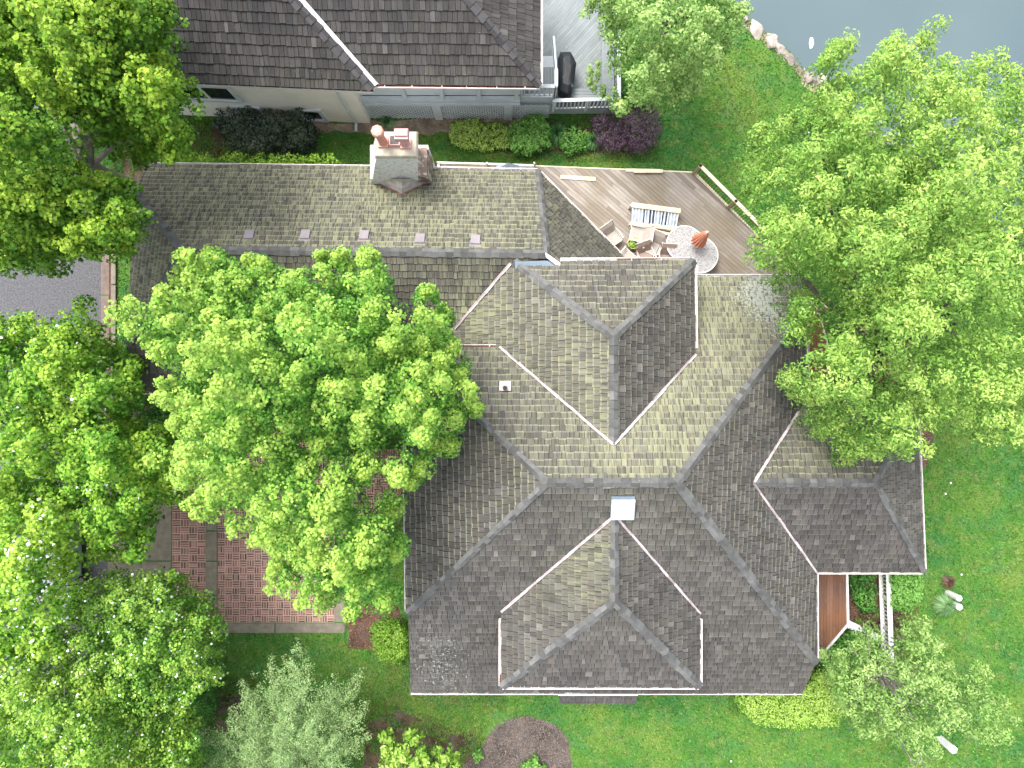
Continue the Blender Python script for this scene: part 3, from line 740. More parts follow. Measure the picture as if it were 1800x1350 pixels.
# vent pipe
mb = MB(); b = N.hit(888, 682); mb.tube([b, b + np.array([0, 0, .42])], .075, 14, 0); mb.tube([b + np.array([0, 0, .40]), b + np.array([0, 0, .424])], .055, 12, 1)
f = [b + N.ac * sx * .19 + N.down * sy * .19 + N.n * .075 for sx, sy in ((-1, -1), (1, -1), (1, 1), (-1, 1))]; f = [p + N.n * .045 for p in f]; mb.hexa([p - N.n * .01 for p in f], f, 2)
mb.lathe(b + np.array([0, 0, .04]), [(.13, 0), (.085, .16)], 14, 2)
mb.build('vent_pipe', [M['slate'], M['black'], M['flash']], r_main)
for px, py in ((440, 417), (538, 417), (641, 418), (739, 424), (836, 426)):
    mb = MB(); b = GN.hit(px, py); a = GN.ac * (1 if GN.ac[0] > 0 else -1); up = -GN.down
    def cc(u, v, h): return b + a * u + up * v + GN.n * h
    w_ = .165
    mb.hexa([cc(-w_, -.19, .04), cc(w_, -.19, .04), cc(w_, .2, .04), cc(-w_, .2, .04)], [cc(-w_ * .95, -.17, .20), cc(w_ * .95, -.17, .20), cc(w_ * .95, .19, .13), cc(-w_ * .95, .19, .13)])
    mb.hexa([cc(-w_ * 1.25, -.2, .065), cc(w_ * 1.25, -.2, .065), cc(w_ * 1.2, .3, .065), cc(-w_ * 1.2, .3, .065)], [cc(-w_ * 1.25, -.2, .07), cc(w_ * 1.25, -.2, .07), cc(w_ * 1.2, .3, .07), cc(-w_ * 1.2, .3, .07)])
    mb.build('roof_vent', M['copper'], r_g, bevel=.01)
# chimney
ch = MB(); zc = 7.0
def rect(x0, x1, y0, y1): return [(x0, y0), (x1, y0), (x1, y1), (x0, y1)]
xw, xe = P(657, 0, zc)[0], P(735, 0, zc)[0]; ys = P(0, 277, zc)[1]; yn = P(0, 229, zc)[1]
ch.prism(rect(-5.12, -3.03, ys + .02, yn + .35), 0, 4.55)
def fr(r, z): return [(x, y, z) for x, y in r]
ch.hexa(fr(rect(-5.10, -3.42, ys + .01, yn + .2), 4.3), fr(rect(xw + .05, xe - .04, ys + .03, yn - .04), 6.85))
cho = ch.build('chimney', M['stone'], HB)
sh = MB(); sh.hexa(fr(rect(-3.55, -3.0, ys + .015, yn + .25), 3.2), fr(rect(-3.5, -3.02, ys + .02, yn + .1), 5.0)); sh.build('shoulder', M['stone2'], cho)
cp = MB(); cp.hexa(fr(rect(xw, xe, ys, yn), 6.86), fr(rect(xw + .06, xe - .06, ys + .05, yn - .05), 7.02)); cp.build('chimney_cap', M['capconc'], cho, bevel=.03)
def pz(x, y, z): return P(x, y, z)
f0 = P(694.5, 249, 7.05); fl = MB(); fl.hexa(fr(rect(f0[0] - .19, f0[0] + .19, f0[1] - .17, f0[1] + .17), 6.98), fr(rect(f0[0] - .18, f0[0] + .18, f0[1] - .16, f0[1] + .16), 7.20), 0)
fl.hexa(fr(rect(f0[0] - .14, f0[0] + .14, f0[1] - .13, f0[1] + .13), 7.19), fr(rect(f0[0] - .14, f0[0] + .14, f0[1] - .13, f0[1] + .13), 7.206), 1)
fl.build('flue', [M['pinkclay'], M['black']], cho)
c1 = P(674.5, 252, 7.0); p1 = MB()
p1.box(c1 + np.array([0, 0, .06]), (.34, .32, .14)); p1.lathe(c1, [(.165, .1), (.15, .2), (.135, .85), (.19, .93), (.20, 1.12), (.165, 1.18), (.125, 1.18), (.12, 1.05), (.0, 1.04)], 8, 0)
p1.lathe(c1 + np.array([0, 0, 1.16]), [(.11, 0), (.11, .03), (0, .035)], 16, 1); p1.build('chimney_pot', [M['terracotta'], M['capconc']], cho)['label'] = 'round eight-sided clay pot'
c2 = P(713.5, 254, 7.0); p2 = MB(); p2.box(c2 + np.array([0, 0, .06]), (.36, .32, .14)); p2.lathe(c2, [(.17, .1), (.155, .2), (.14, .62), (.2, .70)], 8, 0)
p2.box(c2 + np.array([0, 0, .86]), (.44, .34, .26)); p2.box(c2 + np.array([0, .02, 1.03]), (.42, .22, .08)); p2.build('chimney_pot', M['pinkclay'], cho, bevel=.02)['label'] = 'square hooded pink clay pot'
cr = MB(); zb_ = GN.hit(705, 322)
a0 = GN.hit(655, 321) + GN.n * .09; a1 = GN.hit(759, 321) + GN.n * .09; ap = GN.hit(707, 344) + GN.n * .09; tp_ = P(706, 317, 5.0)
cr.add([a0, ap, a1, tp_], [[0, 1, 3], [1, 2, 3], [0, 3, 2]], 0); 
for u, v in ((a0, ap), (ap, a1)): cr.beam(u + GN.n * .02, v + GN.n * .02, .10, .02, 1)
cr.beam(a0 + GN.n * .03, tp_, .07, .03, 2); cr.beam(a1 + GN.n * .03, tp_, .07, .03, 2)
cr.build('cricket_flashing', [m_plain('stained_pale_flashing', (.62, .56, .55), .6, .3, 4.), m_plain('rust_red_metal', (.27, .12, .09), .7, .5, 5.), M['capconc']], cho)

# ------------------------------------------------------------ neighbour house
HN = empty('stucco_house', (-3, 14, 0), 'cream stucco neighbour house with dark shake roof and grey-blue porch', 'house')
ze = 4.4
SL = Plane(P(300, 141, ze), P(655, 157, ze), P(480, 0, 5.95)); SR = Plane(P(660, 148, ze), P(948, 151, ze), P(800, 0, 5.95))
ce = SR.hit(948, 151); hp = SR.hit(818, -5); NEp = Plane(ce, hp, P(948, -100, ze))
lw = P(-40, 126, ze)
apx = SR.hit(700, -140)
r_l = roof(HN, [(SL, [[SL.hit(655, 157), SL.hit(512, -5), SL.hit(420, -110), SL.hit(-250, -110), SL.hit(-250, 117)]], dict(moss=0, edge=.03, expo=.345, wmin=.14, wmax=.24, lift=.16, lichen=False, tb=.02)),
                (SR, [[SR.hit(668, 147), ce, hp, SR.hit(725, -110), SR.hit(420, -110), SR.hit(525, -5)]], dict(moss=0, edge=.03, expo=.345, wmin=.14, wmax=.24, lichen=False, tb=.12)),
                (NEp, [[ce, hp, SR.hit(725, -110), NEp.hit(948, -110)]], dict(moss=.02, edge=.05, expo=.345, wmin=.14, wmax=.24, lichen=False, tb=.12))], shake='shake_dark')
ridge(r_l, SL.hit(655, 156) + SL.n * .1, SL.hit(505, -15) + SL.n * .1, SL.n, np.array([.5, -.2, .85]), .17, .3, mat='cap_dark')
ridge(r_l, ce, hp, SR.n, NEp.n, .16, .3, mat='cap_dark')
mb = MB(); a = SR.hit(662, 148) + SR.n * .16; b = SR.hit(522, -12) + SR.n * .16; mb.beam(a, b, .19, .05, 0, up=SR.n); mb.build('valley_flashing', M['white'], r_l)
gutter(r_l, [SL.hit(-250, 117), SL.hit(656, 157)], [(0, -1)], 1.); gutter(r_l, [SR.hit(657, 148), ce], [(0, -1)], 1.); gutter(r_l, [ce, NEp.hit(948, -110)], [(1, 0)], .1)
wl = [(-24.0, P(0, 198, 0)[1] + .35), (P(651, 217, 0)[0], P(651, 217, 0)[1]), (P(651, 217, 0)[0], 17.), (-24.0, 17.)]
mb = MB(); mb.prism(wl, 0, 4.32); mb.build('wall', M['cream'], HN)
def onwall(px, py):      # point on the stucco south wall
    a = np.array(wl[0]); b = np.array(wl[1]); d = b - a; nn = np.array([-d[1], d[0]]); rx, ry = (px - 900) / F, (675 - py) / F
    t = (nn @ a) / (nn @ np.array([rx, ry])); return np.array([rx * t, ry * t, H - t])
def window(px0, py0, px1, py1, cells):
    a = onwall(px0, py1); b = onwall(px1, py0); x0, x1, z0, z1 = min(a[0], b[0]), max(a[0], b[0]), min(a[2], b[2]), max(a[2], b[2])
    y = lambda x: wl[0][1] + (wl[1][1] - wl[0][1]) * (x - wl[0][0]) / (wl[1][0] - wl[0][0])
    f = MB(); t_ = .14
    for u0, u1, v0, v1 in ((x0 - t_, x1 + t_, z0 - t_, z0), (x0 - t_, x1 + t_, z1, z1 + t_), (x0 - t_, x0, z0, z1), (x1, x1 + t_, z0, z1)):
        f.hexa([(u0, y(u0) - .09, v0), (u1, y(u1) - .09, v0), (u1, y(u1) - .003, v0), (u0, y(u0) - .003, v0)], [(u0, y(u0) - .09, v1), (u1, y(u1) - .09, v1), (u1, y(u1) - .003, v1), (u0, y(u0) - .003, v1)])
    wn = f.build('window', M['grayblue'], HN)
    s = MB(); g = MB()
    for i in range(cells):
        u0 = x0 + (x1 - x0) * i / cells; u1 = x0 + (x1 - x0) * (i + 1) / cells
        for p0, p1, q0, q1 in ((u0, u0 + .05, z0, z1), (u1 - .05, u1, z0, z1), (u0 + .05, u1 - .05, z0, z0 + .05), (u0 + .05, u1 - .05, z1 - .05, z1)):
            s.prism([(p0, y(p0) - .05), (p1, y(p1) - .05), (p1, y(p1) - .004), (p0, y(p0) - .004)], q0, q1)
        g.prism([(u0 + .05, y(u0) - .025), (u1 - .05, y(u1) - .025), (u1 - .05, y(u1) - .005), (u0 + .05, y(u0) - .005)], z0 + .05, z1 - .05)
    s.build('sash', M['white'], wn); g.build('pane', M['glass'], wn)
window(322, 152, 398, 171, 2); window(536, 194, 560, 208, 1); window(430, 189, 452, 206, 1)
mb = MB(); y0 = wl[1][1]; x0 = wl[1][0] - .16
mb.box((x0 - .42, y0 - .05, 2.1), (.09, .07, 3.9)); mb.box((x0 - .42, y0 - .2, .12), (.1, .35, .09)); mb.build('downspout', M['grayblue'], HN)
# porch side: siding, posts, ledges, lattice
yp = 11.33; xa, xb = wl[1][0] + .03, P(914, 0, 1.5)[0]
mb = MB()
for i in range(12): mb.box(((xa + xb) / 2, yp + .1 - .004 * i, 2.38 + i * .16), (xb - xa, .16, .155), c=(random.random() * .3 + .4, 0, 0))
mb.build('siding', M['grayblue'], HN)
mb = MB(); 
for z_, dpt, hh_ in ((2.24, .13, .06), (2.02, .05, .10), (1.80, .06, .10), (1.55, .09, .12)): mb.box(((xa + xb) / 2, yp - dpt / 2, z_), (xb - xa, dpt, hh_))
mb.box(((xa + xb) / 2, yp + .02, 1.85), (xb - xa, .06, .62)); mb.build('ledge', M['grayblue'], HN)
for px in (709, 776, 841, 908):
    x_ = (px - 900) * 27.3 / F; mb = MB(); mb.box((x_, yp - .02, 3.2), (.15, .22, 1.85)); mb.build('post', M['grayblue'], HN)
for px, wd_ in ((769, .33), (893, .33)):
    x_ = (px - 900) * 29.2 / F; mb = MB(); mb.box((x_, yp - .04, .75), (wd_, .12, 1.46)); mb.build('post', M['grayblue'], HN)
xl2 = P(966, 0, 1)[0]
mb = MB()
for (u0, u1) in ((xa, (762 - 900) * 29.2 / F), ((776 - 900) * 29.2 / F, (886 - 900) * 29.2 / F), ((900 - 900) * 29.2 / F, xl2)):
    zt = 1.46; st = .20; k = int((u1 - u0 + zt) / st) + 1
    for s_ in (1, -1):
        for i in range(k):
            c_ = u0 - (zt if s_ > 0 else 0) + i * st; p0 = Vector((c_, 0, .02)); p1 = Vector((c_ + s_ * zt, 0, zt)) if s_ > 0 else Vector((c_ - zt, 0, zt))
            if s_ < 0: p0 = Vector((c_ , 0, .02)); p1 = Vector((c_ - zt, 0, zt))
            xs = [(p0.x, p0.z), (p1.x, p1.z)]
            # clip to the panel
            lo, hi = 0., 1.; dx = p1.x - p0.x
            ta, tb2 = (u0 - p0.x) / dx, (u1 - p0.x) / dx
            lo = max(lo, min(ta, tb2)); hi = min(hi, max(ta, tb2))
            if hi - lo < .03: continue
            q0 = p0.lerp(p1, lo); q1 = p0.lerp(p1, hi); yy = yp - .02 - (.012 if s_ > 0 else 0)
            mb.beam((q0.x, yy, q0.z), (q1.x, yy, q1.z), .062, .01, up=(0, -1, 0))
mb.build('lattice', M['grayblue'], HN)
mb = MB(); mb.prism([(xa, yp + .25), (.5, yp + .25), (.5, 17), (xa, 17)], 0, 2.2); mb.build('understorey', M['slate'], HN)

# ------------------------------------------------------------ ground, water, paving
def sheet(name, poly, z, mat, label=None, kind='structure', jit=0., step=.35, world=False, mb=None):
    pts = [np.array(q, float) if world else P(q[0], q[1], z)[:2] for q in poly]; out = []
    for i in range(len(pts)):
        a, b = pts[i][:2], pts[(i + 1) % len(pts)][:2]; L = np.linalg.norm(b - a); k = max(1, int(L / step)) if jit else 1
        d = (b - a) / max(L, 1e-6); nn = np.array([-d[1], d[0]])
        for j in range(k):
            q = a + (b - a) * j / k; out.append(q + nn * (vnoise(q[0], q[1], .5, 3) - .5) * 2 * jit)
    bm = bmesh.new(); vs = [bm.verts.new((q[0], q[1], z)) for q in out]
    es = [bm.edges.new((vs[i], vs[(i + 1) % len(vs)])) for i in range(len(vs))]
    bmesh.ops.triangle_fill(bm, use_beauty=True, use_dissolve=False, edges=es)
    bmesh.ops.recalc_face_normals(bm, faces=bm.faces)
    for f in bm.faces:
        if f.normal.z < 0: f.normal_flip()
    me = bpy.data.meshes.new(name); bm.to_mesh(me); bm.free(); me.materials.append(M[mat])
    me.attributes.new('col', 'FLOAT_COLOR', 'POINT').data.foreach_set('color', np.tile([.5, 0, 0, 1], len(me.vertices)).astype('f'))
    o = bpy.data.objects.new(name, me); SC.collection.objects.link(o)
    return tag(o, label, None, None, kind)
shore = [(1240, -60), (1288, 0), (1310, 35), (1345, 66), (1385, 100), (1425, 142), (1470, 170), (1530, 236), (1562, 252), (1640, 300), (1720, 365), (1790, 470), (1860, 560), (2100, 700)]
sw_ = [tuple(P(x, y, 0)[:2]) for x, y in shore]
G_ = 260.
poly = [(-G_, -G_), (G_, -G_), (G_, sw_[-1][1] - 8)] + sw_[::-1] + [(-8, 60), (-40, G_), (-G_, G_)]
sheet('ground', poly, 0, 'grass', world=True)
wpoly = [(-45, G_ + 5), (-13, 60), (sw_[0][0] - 3, sw_[0][1] - 1)] + [(x - 1.2, y - 1.2) for x, y in sw_] + [(G_ + 5, sw_[-1][1] - 10), (G_ + 5, G_ + 5)]
sheet('pond_water', wpoly, -.42, 'water', world=True)
mb = MB()
for i in range(len(sw_) - 1):
    a, b = np.array(sw_[i]), np.array(sw_[i + 1]); mb.add([(*a, -.001), (*b, -.001), (*(b + .25), -.6), (*(a + .25), -.6)], [[0, 1, 2, 3]])
tag(mb.build('pond_bank', M['dirt']), kind='structure')
sheet('asphalt_road', [(-700, 430), (178, 430), (178, 880), (190, 1010), (170, 1180), (-700, 1260)], .006, 'asphalt')
mb = MB(); 
for y0, y1 in ((380, 518), (520, 640), (642, 760), (762, 860)):
    mb.prism([P(178, y1)[:2], P(192, y1)[:2], P(192, y0)[:2], P(178, y0)[:2]], 0, .02)
tag(mb.build('gutter_pavement', M['kerb']), kind='structure')
mb = MB()
for y0, y1 in ((380, 500), (502, 640), (642, 760), (762, 852)):
    mb.prism([P(198, y1)[:2], P(206, y1)[:2], P(206, y0)[:2], P(198, y0)[:2]], 0, .13)
tag(mb.build('kerb', M['concrete'], bevel=.01), kind='structure')
sheet('mulch_strip', [(192, 380), (199, 380), (199, 860), (192, 860)], .012, 'redmulch')
mb = MB()
for q in ([(190, 985), (302, 985), (302, 855), (190, 855)], [(190, 1120), (302, 1120), (302, 987), (190, 987)]): mb.prism([P(*a)[:2] for a in q], -.05, .03)
for y0, y1 in ((700, 790), (792, 880), (882, 932), (934, 985), (987, 1045), (1047, 1111)): mb.prism([P(*a)[:2] for a in ((363, y1), (382, y1), (382, y0), (363, y0))], -.05, .035)
for x0, x1 in ((383, 483), (485, 606)): mb.prism([P(*a)[:2] for a in ((x0, 1112), (x1, 1112), (x1, 1095), (x0, 1095))], -.05, .035)
for y0, y1 in ((760, 860), (862, 980), (982, 1093)): mb.prism([P(*a)[:2] for a in ((589, y1), (606, y1), (606, y0), (589, y0))], -.05, .035)
tag(mb.build('concrete_pavement', M['concrete'], bevel=.004), kind='structure')
mb = MB()
for (x0, y0, x1, y1) in ((303, 740, 362, 1111), (383, 740, 588, 1094), (607, 790, 720, 905)):
    a = P(x0, y1); b = P(x1, y0); mb.prism([(a[0], a[1]), (b[0], a[1]), (b[0], b[1]), (a[0], b[1])], -.05, .018, 1)
    nx = int((b[0] - a[0]) / .295); ny = int((b[1] - a[1]) / .295); sx = (b[0] - a[0]) / nx; sy = (b[1] - a[1]) / ny
    for i in range(nx):
        for j in range(ny):
            for k in range(3):
                c = (random.random(), 0, 0); m = 2 if random.random() < .10 else 0; h = .026 + random.random() * .006
                x = a[0] + i * sx; y = a[1] + j * sy; g = .015
                if (i + j) % 2: r_ = (x + g, y + k * sy / 3 + g, x + sx - g, y + (k + 1) * sy / 3 - g)
                else: r_ = (x + k * sx / 3 + g, y + g, x + (k + 1) * sx / 3 - g, y + sy - g)
                mb.prism([(r_[0], r_[1]), (r_[2], r_[1]), (r_[2], r_[3]), (r_[0], r_[3])], .0, h, m, c)
tag(mb.build('brick_pavement', [M['paver'], M['mortar'], M['paver2']]), kind='structure')
BEDS = [('mulch_bed', [(842, 1320), (870, 1272), (930, 1258), (975, 1272), (1000, 1305), (1008, 1345), (1006, 1420), (800, 1420), (790, 1370)], 'mulch', .022),
        ('red_mulch_bed', [(606, 1062), (690, 1062), (716, 1100), (690, 1170), (652, 1140), (612, 1140)], 'redmulch', .022),
        ('mulch_bed', [(1590, 735), (1625, 735), (1646, 765), (1642, 800), (1622, 822), (1590, 822)], 'redmulch', .022),
        ('tan_soil_strip', [(545, 216), (650, 213), (800, 206), (960, 206), (960, 226), (850, 232), (740, 236), (700, 240), (560, 230)], 'tansoil', .016),
        ('bare_soil', [(430, 1200), (378, 1215), (366, 1290), (420, 1300), (440, 1250)], 'dirt', .012),
        ('bare_soil', [(640, 1262), (700, 1238), (760, 1262), (842, 1290), (842, 1420), (620, 1420)], 'dirt', .014),
        ('bare_soil', [(795, 215), (1140, 215), (1150, 262), (1060, 276), (940, 276), (800, 262)], 'dirt', .012),
        ('bare_soil', [(205, 215), (400, 215), (400, 280), (300, 285), (225, 340), (205, 330)], 'dirt', .012),
        ('bare_soil', [(1436, 1005), (1610, 1005), (1600, 1110), (1540, 1150), (1500, 1250), (1290, 1245), (1290, 1212), (1400, 1200)], 'redmulch', .012),
        ('bare_soil', [(206, 600), (330, 600), (330, 860), (206, 855)], 'redmulch', .012),
        ('bare_soil', [(690, 1165), (720, 1218), (880, 1228), (860, 1245), (740, 1240)], 'dirt', .010),
        ('bare_soil', [(1480, 560), (1640, 560), (1640, 720), (1480, 720)], 'dirt', .012)]
for nm, pl_, mt, z_ in BEDS: sheet(nm, pl_, z_, mt, jit=.3 if nm == 'bare_soil' else .14, step=.2)

# lawn blades and mulch chips: loose cover nobody could count
mask = [[(178, 380), (206, 380), (206, 860), (178, 860)], [(-50, 430), (180, 430), (190, 1180), (-50, 1250)], [(186, 740), (606, 740), (606, 1112), (302, 1112), (186, 1115)],
        [(235, 300), (945, 300), (1216, 300), (1360, 430), (1450, 560), (1460, 700), (1610, 715), (1615, 1000), (1490, 1005), (1490, 1095), (1430, 1160), (1408, 1210), (725, 1212), (725, 690), (235, 690)],
        [(0, 0), (950, 0), (1085, 0), (1085, 190), (960, 205), (650, 212), (0, 195)]] + [b[1] for b in BEDS]
lawn = np.stack([RNG.uniform(-40, 1840, 460000), RNG.uniform(-40, 1390, 460000)], 1)
for b in BEDS:
    if b[0] == 'bare_soil':
        q = np.array(b[1], float); lo = q.min(0) - 8; hi = q.max(0) + 8; k = int((hi - lo).prod() * .55)
        lawn = np.concatenate([lawn, np.stack([RNG.uniform(lo[0], hi[0], k), RNG.uniform(lo[1], hi[1], k)], 1)])
kp = np.ones(len(lawn), bool)
for q in mask: kp &= ~inpoly(lawn, q)
wat = [(x + 8, y - 4) for x, y in shore] + [(2200, -400), (1200, -400)]
kp &= ~inpoly(lawn, wat)
vn_ = vnoise(lawn[:, 0], lawn[:, 1], 14, 5) + .5 * vnoise(lawn[:, 0], lawn[:, 1], 5, 6)
for b in BEDS:
    if b[0] == 'bare_soil': kp |= inpoly(lawn, b[1]) & (vn_ > .78 - .35 * (edgedist(lawn, b[1]) < 9)) & ~inpoly(lawn, BEDS[0][1])
kp &= ~inpoly(lawn, mask[3]) & ~inpoly(lawn, mask[0]); lawn = lawn[kp]
C = P3(lawn, 0.); n = len(C); a = RNG.random(n) * 6.283; hh = .03 + .05 * RNG.random(n); w_ = .014 + .016 * RNG.random(n)
dx = np.stack([np.cos(a), np.sin(a), 0 * a], 1); ln = np.stack([-np.sin(a), np.cos(a), 0 * a], 1) * (.035 + .05 * RNG.random(n))[:, None]
up_ = hh[:, None] * np.array([[0, 0, 1.]]); wx = dx * w_[:, None]
V = np.stack([C - wx, C + wx, C + ln + wx * .3 + up_, C + ln - wx * .3 + up_], 1)
o = mesh_quads('grass_blades', V, np.clip(np.stack([.60 + .24 * RNG.normal(size=n), RNG.random(n)], 1), .02, 1.2), M['grass']); tag(o, 'short mown lawn grass around both houses', 'grass', kind='stuff')
def chips(name, label, poly, n, mat, z, s=.035):
    q = np.array(poly, float); p = np.stack([RNG.uniform(q[:, 0].min(), q[:, 0].max(), n * 2), RNG.uniform(q[:, 1].min(), q[:, 1].max(), n * 2)], 1)
    p = p[inpoly(p, poly)][:n]; C = P3(p, z + .012); N_ = unit(RNG.normal(size=(len(p), 3)) * .5 + np.array([0, 0, 1])); L = s * (.5 + RNG.random(len(p)))
    V = leafquads(C, N_, RNG.normal(size=(len(p), 3)), L, L * .45, 0)
    o = mesh_quads(name, V, np.stack([RNG.random(len(p)), RNG.random(len(p))], 1), M[mat]); tag(o, label, 'mulch', kind='stuff')
M['chipd'] = m_plain('dark_chip', (.155, .13, .115), .9, .6, 20.); M['chipr'] = m_plain('red_chip', (.19, .11, .075), .9, .6, 20.)
chips('mulch_chips', 'dark grey wood chips on the round bed below the lawn', BEDS[0][1], 9000, 'chipd', .022, .06)
chips('mulch_chips', 'red brown bark chips beside the brick driveway corner', BEDS[1][1], 2200, 'chipr', .022, .06)
chips('leaf_litter', 'fallen brown leaves and clods on the thin lawn patch', [(606, 1180), (720, 1140), (720, 1218), (870, 1240), (842, 1400), (620, 1400)], 2600, 'chipr', .03, .05)

# ------------------------------------------------------------ decks
def boards(poly, z, ang, mats, parent, name='boards', wd=.14, th=.035, gap=.008, world=False, c0=0.):
    q = [np.array(p, float)[:2] if world else P(p[0], p[1], z)[:2] for p in poly]; ca, sa_ = math.cos(ang), math.sin(ang)
    r = [(p[0] * ca + p[1] * sa_, -p[0] * sa_ + p[1] * ca) for p in q]; v0 = min(a[1] for a in r); v1 = max(a[1] for a in r); mb = MB(); v = v0
    while v < v1:
        # boards of random length
        s = clip2(r, v, v + wd - gap, 1); u0 = min([a[0] for a in s], default=0); u1 = max([a[0] for a in s], default=0); u = u0 - random.random() * 2.5
        while u < u1:
            L = random.uniform(2.4, 4.8); c = clip2(s, u, u + L - .006, 0) if len(s) >= 3 else []
            if len(c) >= 3:
                t = random.random(); k = len(c); zz = z + random.uniform(-.002, .002)
                w3 = lambda a, zq: (a[0] * ca - a[1] * sa_, a[0] * sa_ + a[1] * ca, zq)
                mb.add([w3(a, zz - th) for a in c] + [w3(a, zz) for a in c], [list(range(k))[::-1], list(range(k, 2 * k))] + [[i, (i + 1) % k, k + (i + 1) % k, k + i] for i in range(k)], 0, (t, 0, 0), [(a[0], a[1], t * 7) for a in c] * 2)
            u += L
        v += wd
    return mb.build(name, M[mats], parent)
ZD = 1.0
WD = empty('wooden_deck', (8, 7, 0), 'weathered timber deck with a pine railing behind the house', 'deck')
pa = P(1216, 304, ZD); pb = P(1352, 437, ZD); pc = P(1437, 548, ZD); pd_ = P(1452, 600, ZD); pe = P(1452, 720, ZD)
ang = math.atan2(pb[1] - pa[1], pb[0] - pa[0]) + .06
boards([P(768, 286, ZD), P(1216, 304, ZD), pb, pc, P(1395, 560, ZD), P(1250, 560, ZD), P(985, 480, ZD), P(900, 360, ZD), P(768, 330, ZD)][::-1], ZD, ang, 'deckwood', WD, world=True)
boards([P(1395, 550, ZD), pc, pd_, pe, P(1395, 720, ZD)][::-1], ZD, math.pi / 2, 'redwood', WD, world=True)
mb = MB(); 
for a, b in ((P(768, 286, ZD - .14), P(1216, 304, ZD - .14)), (P(1216, 304, ZD - .14), P(1352, 437, ZD - .14)), (P(1352, 437, ZD - .14), P(1437, 548, ZD - .14)), (P(1437, 548, ZD - .14), P(1452, 600, ZD - .14)), (P(1452, 600, ZD - .14), P(1452, 720, ZD - .14))):
    mb.beam(a, b, .05, .24)
mb.build('rim_joist', M['pinepost'], WD)
mb = MB(); mb.prism([P(775, 292, .2)[:2], P(775, 330, .2)[:2], P(1180, 480, .2)[:2], P(1400, 540, .2)[:2], P(1205, 312, .2)[:2]], 0, .6); mb.build('substructure', M['slate'], WD)
def railing(parent, p, q, posts, pm, rm, bm_='black', h=1.02, sp=.115, pw=.12, rail_w=.13, low=.12, balw=.02, capped=True, over=0.):
    p = Vector(p); q = Vector(q); d = (q - p); L = d.length; d.normalize()
    for s in posts:
        b = p + d * s; mb = MB(); ang_ = math.atan2(d.y, d.x); mb.box(b + Vector((0, 0, h / 2 + over / 2 - .1)), (pw, pw, h + .2 + over), ang_); mb.build('post', M[pm], parent, bevel=.006)
    for z_, w_ in ((low, .05), (h, rail_w)):
        mb = MB(); mb.beam(p + Vector((0, 0, z_)), q + Vector((0, 0, z_)), w_, .04); mb.build('rail', M[rm], parent)
    mb = MB(); s = sp / 2
    while s < L:
        b = p + d * s; mb.box(b + Vector((0, 0, (low + h) / 2)), (balw, balw, h - low - .05), math.atan2(d.y, d.x)); s += sp
    mb.build('balusters', M[bm_], parent)
railing(WD, pa + np.array([.05, .03, 0]), pb, [0.06, 2.05, 3.75], 'tanpost', 'pinepost', h=1.0, pw=.13, rail_w=.14, over=.02)
railing(WD, pb, pc, [0.6, 2.4], 'tanpost', 'pinepost', h=1.0)
mb = MB(); b = P(1434, 549, ZD); mb.box(b + np.array([0, 0, .45]), (.12, .12, 1.2), .6); mb.build('post', M['tanpost'], WD)
# lumber lying about
def plank(label, pts, z, w_, th=.045, mat='pinepost'):
    mb = MB(); a, b = P(*pts[0], z), P(*pts[1], z); mb.beam(a, b, w_, th); o = mb.build('timber_plank', M[mat], bevel=.004); return tag(o, label, 'plank', 'loose timber on the deck')
plank('short pale plank lying alone on the deck boards near the roof corner', ((985, 311), (1047, 315)), ZD + .025, .16)
plank('pale plank along the far deck edge, the thinner and longer piece', ((1100, 299), (1160, 300)), ZD + .03, .12)
plank('thick pale timber laid on the thin plank at the far deck edge', ((1114, 301), (1165, 301)), ZD + .11, .14, .09)
plank('long pine board beside the garage gutter, ending at the blue tarp', ((774, 295.5), (868, 297.5)), ZD + .3, .15, .06)
mb = MB(); mb.beam(P(774, 286, ZD + .32), P(853, 288, ZD + .32), .07, .06); mb.beam(P(858, 288, ZD + .32), P(938, 291, ZD + .32), .07, .06); mb.beam(P(771, 289, ZD + .3), P(771, 298, ZD + .3), .07, .06)
for px in (772, 856, 939): mb.box(P(px, 288, ZD + .15), (.06, .06, .3))
mb.build('rail', M['white'], WD)
mb = MB(); k = [P(868, 299, ZD + .35), P(874, 290, ZD + .5), P(894, 286.5, ZD + 1.0), P(915, 291, ZD + .6), P(937, 299, ZD + .3), P(900, 305, ZD + .6)]
mb.add(k + [a - np.array([0, 0, .12]) for a in k], [[0, 5, 2, 1], [5, 4, 3, 2]] + [[i, (i + 1) % 6, 6 + (i + 1) % 6, 6 + i] for i in range(6)] + [[11, 10, 9, 8, 7, 6]])
tag(mb.build('tarp', M['tarp']), 'peaked blue grey tarp sheltering something beside the garage gutter', 'tarp')
mb = MB()   # what the tarp covers rests on the deck
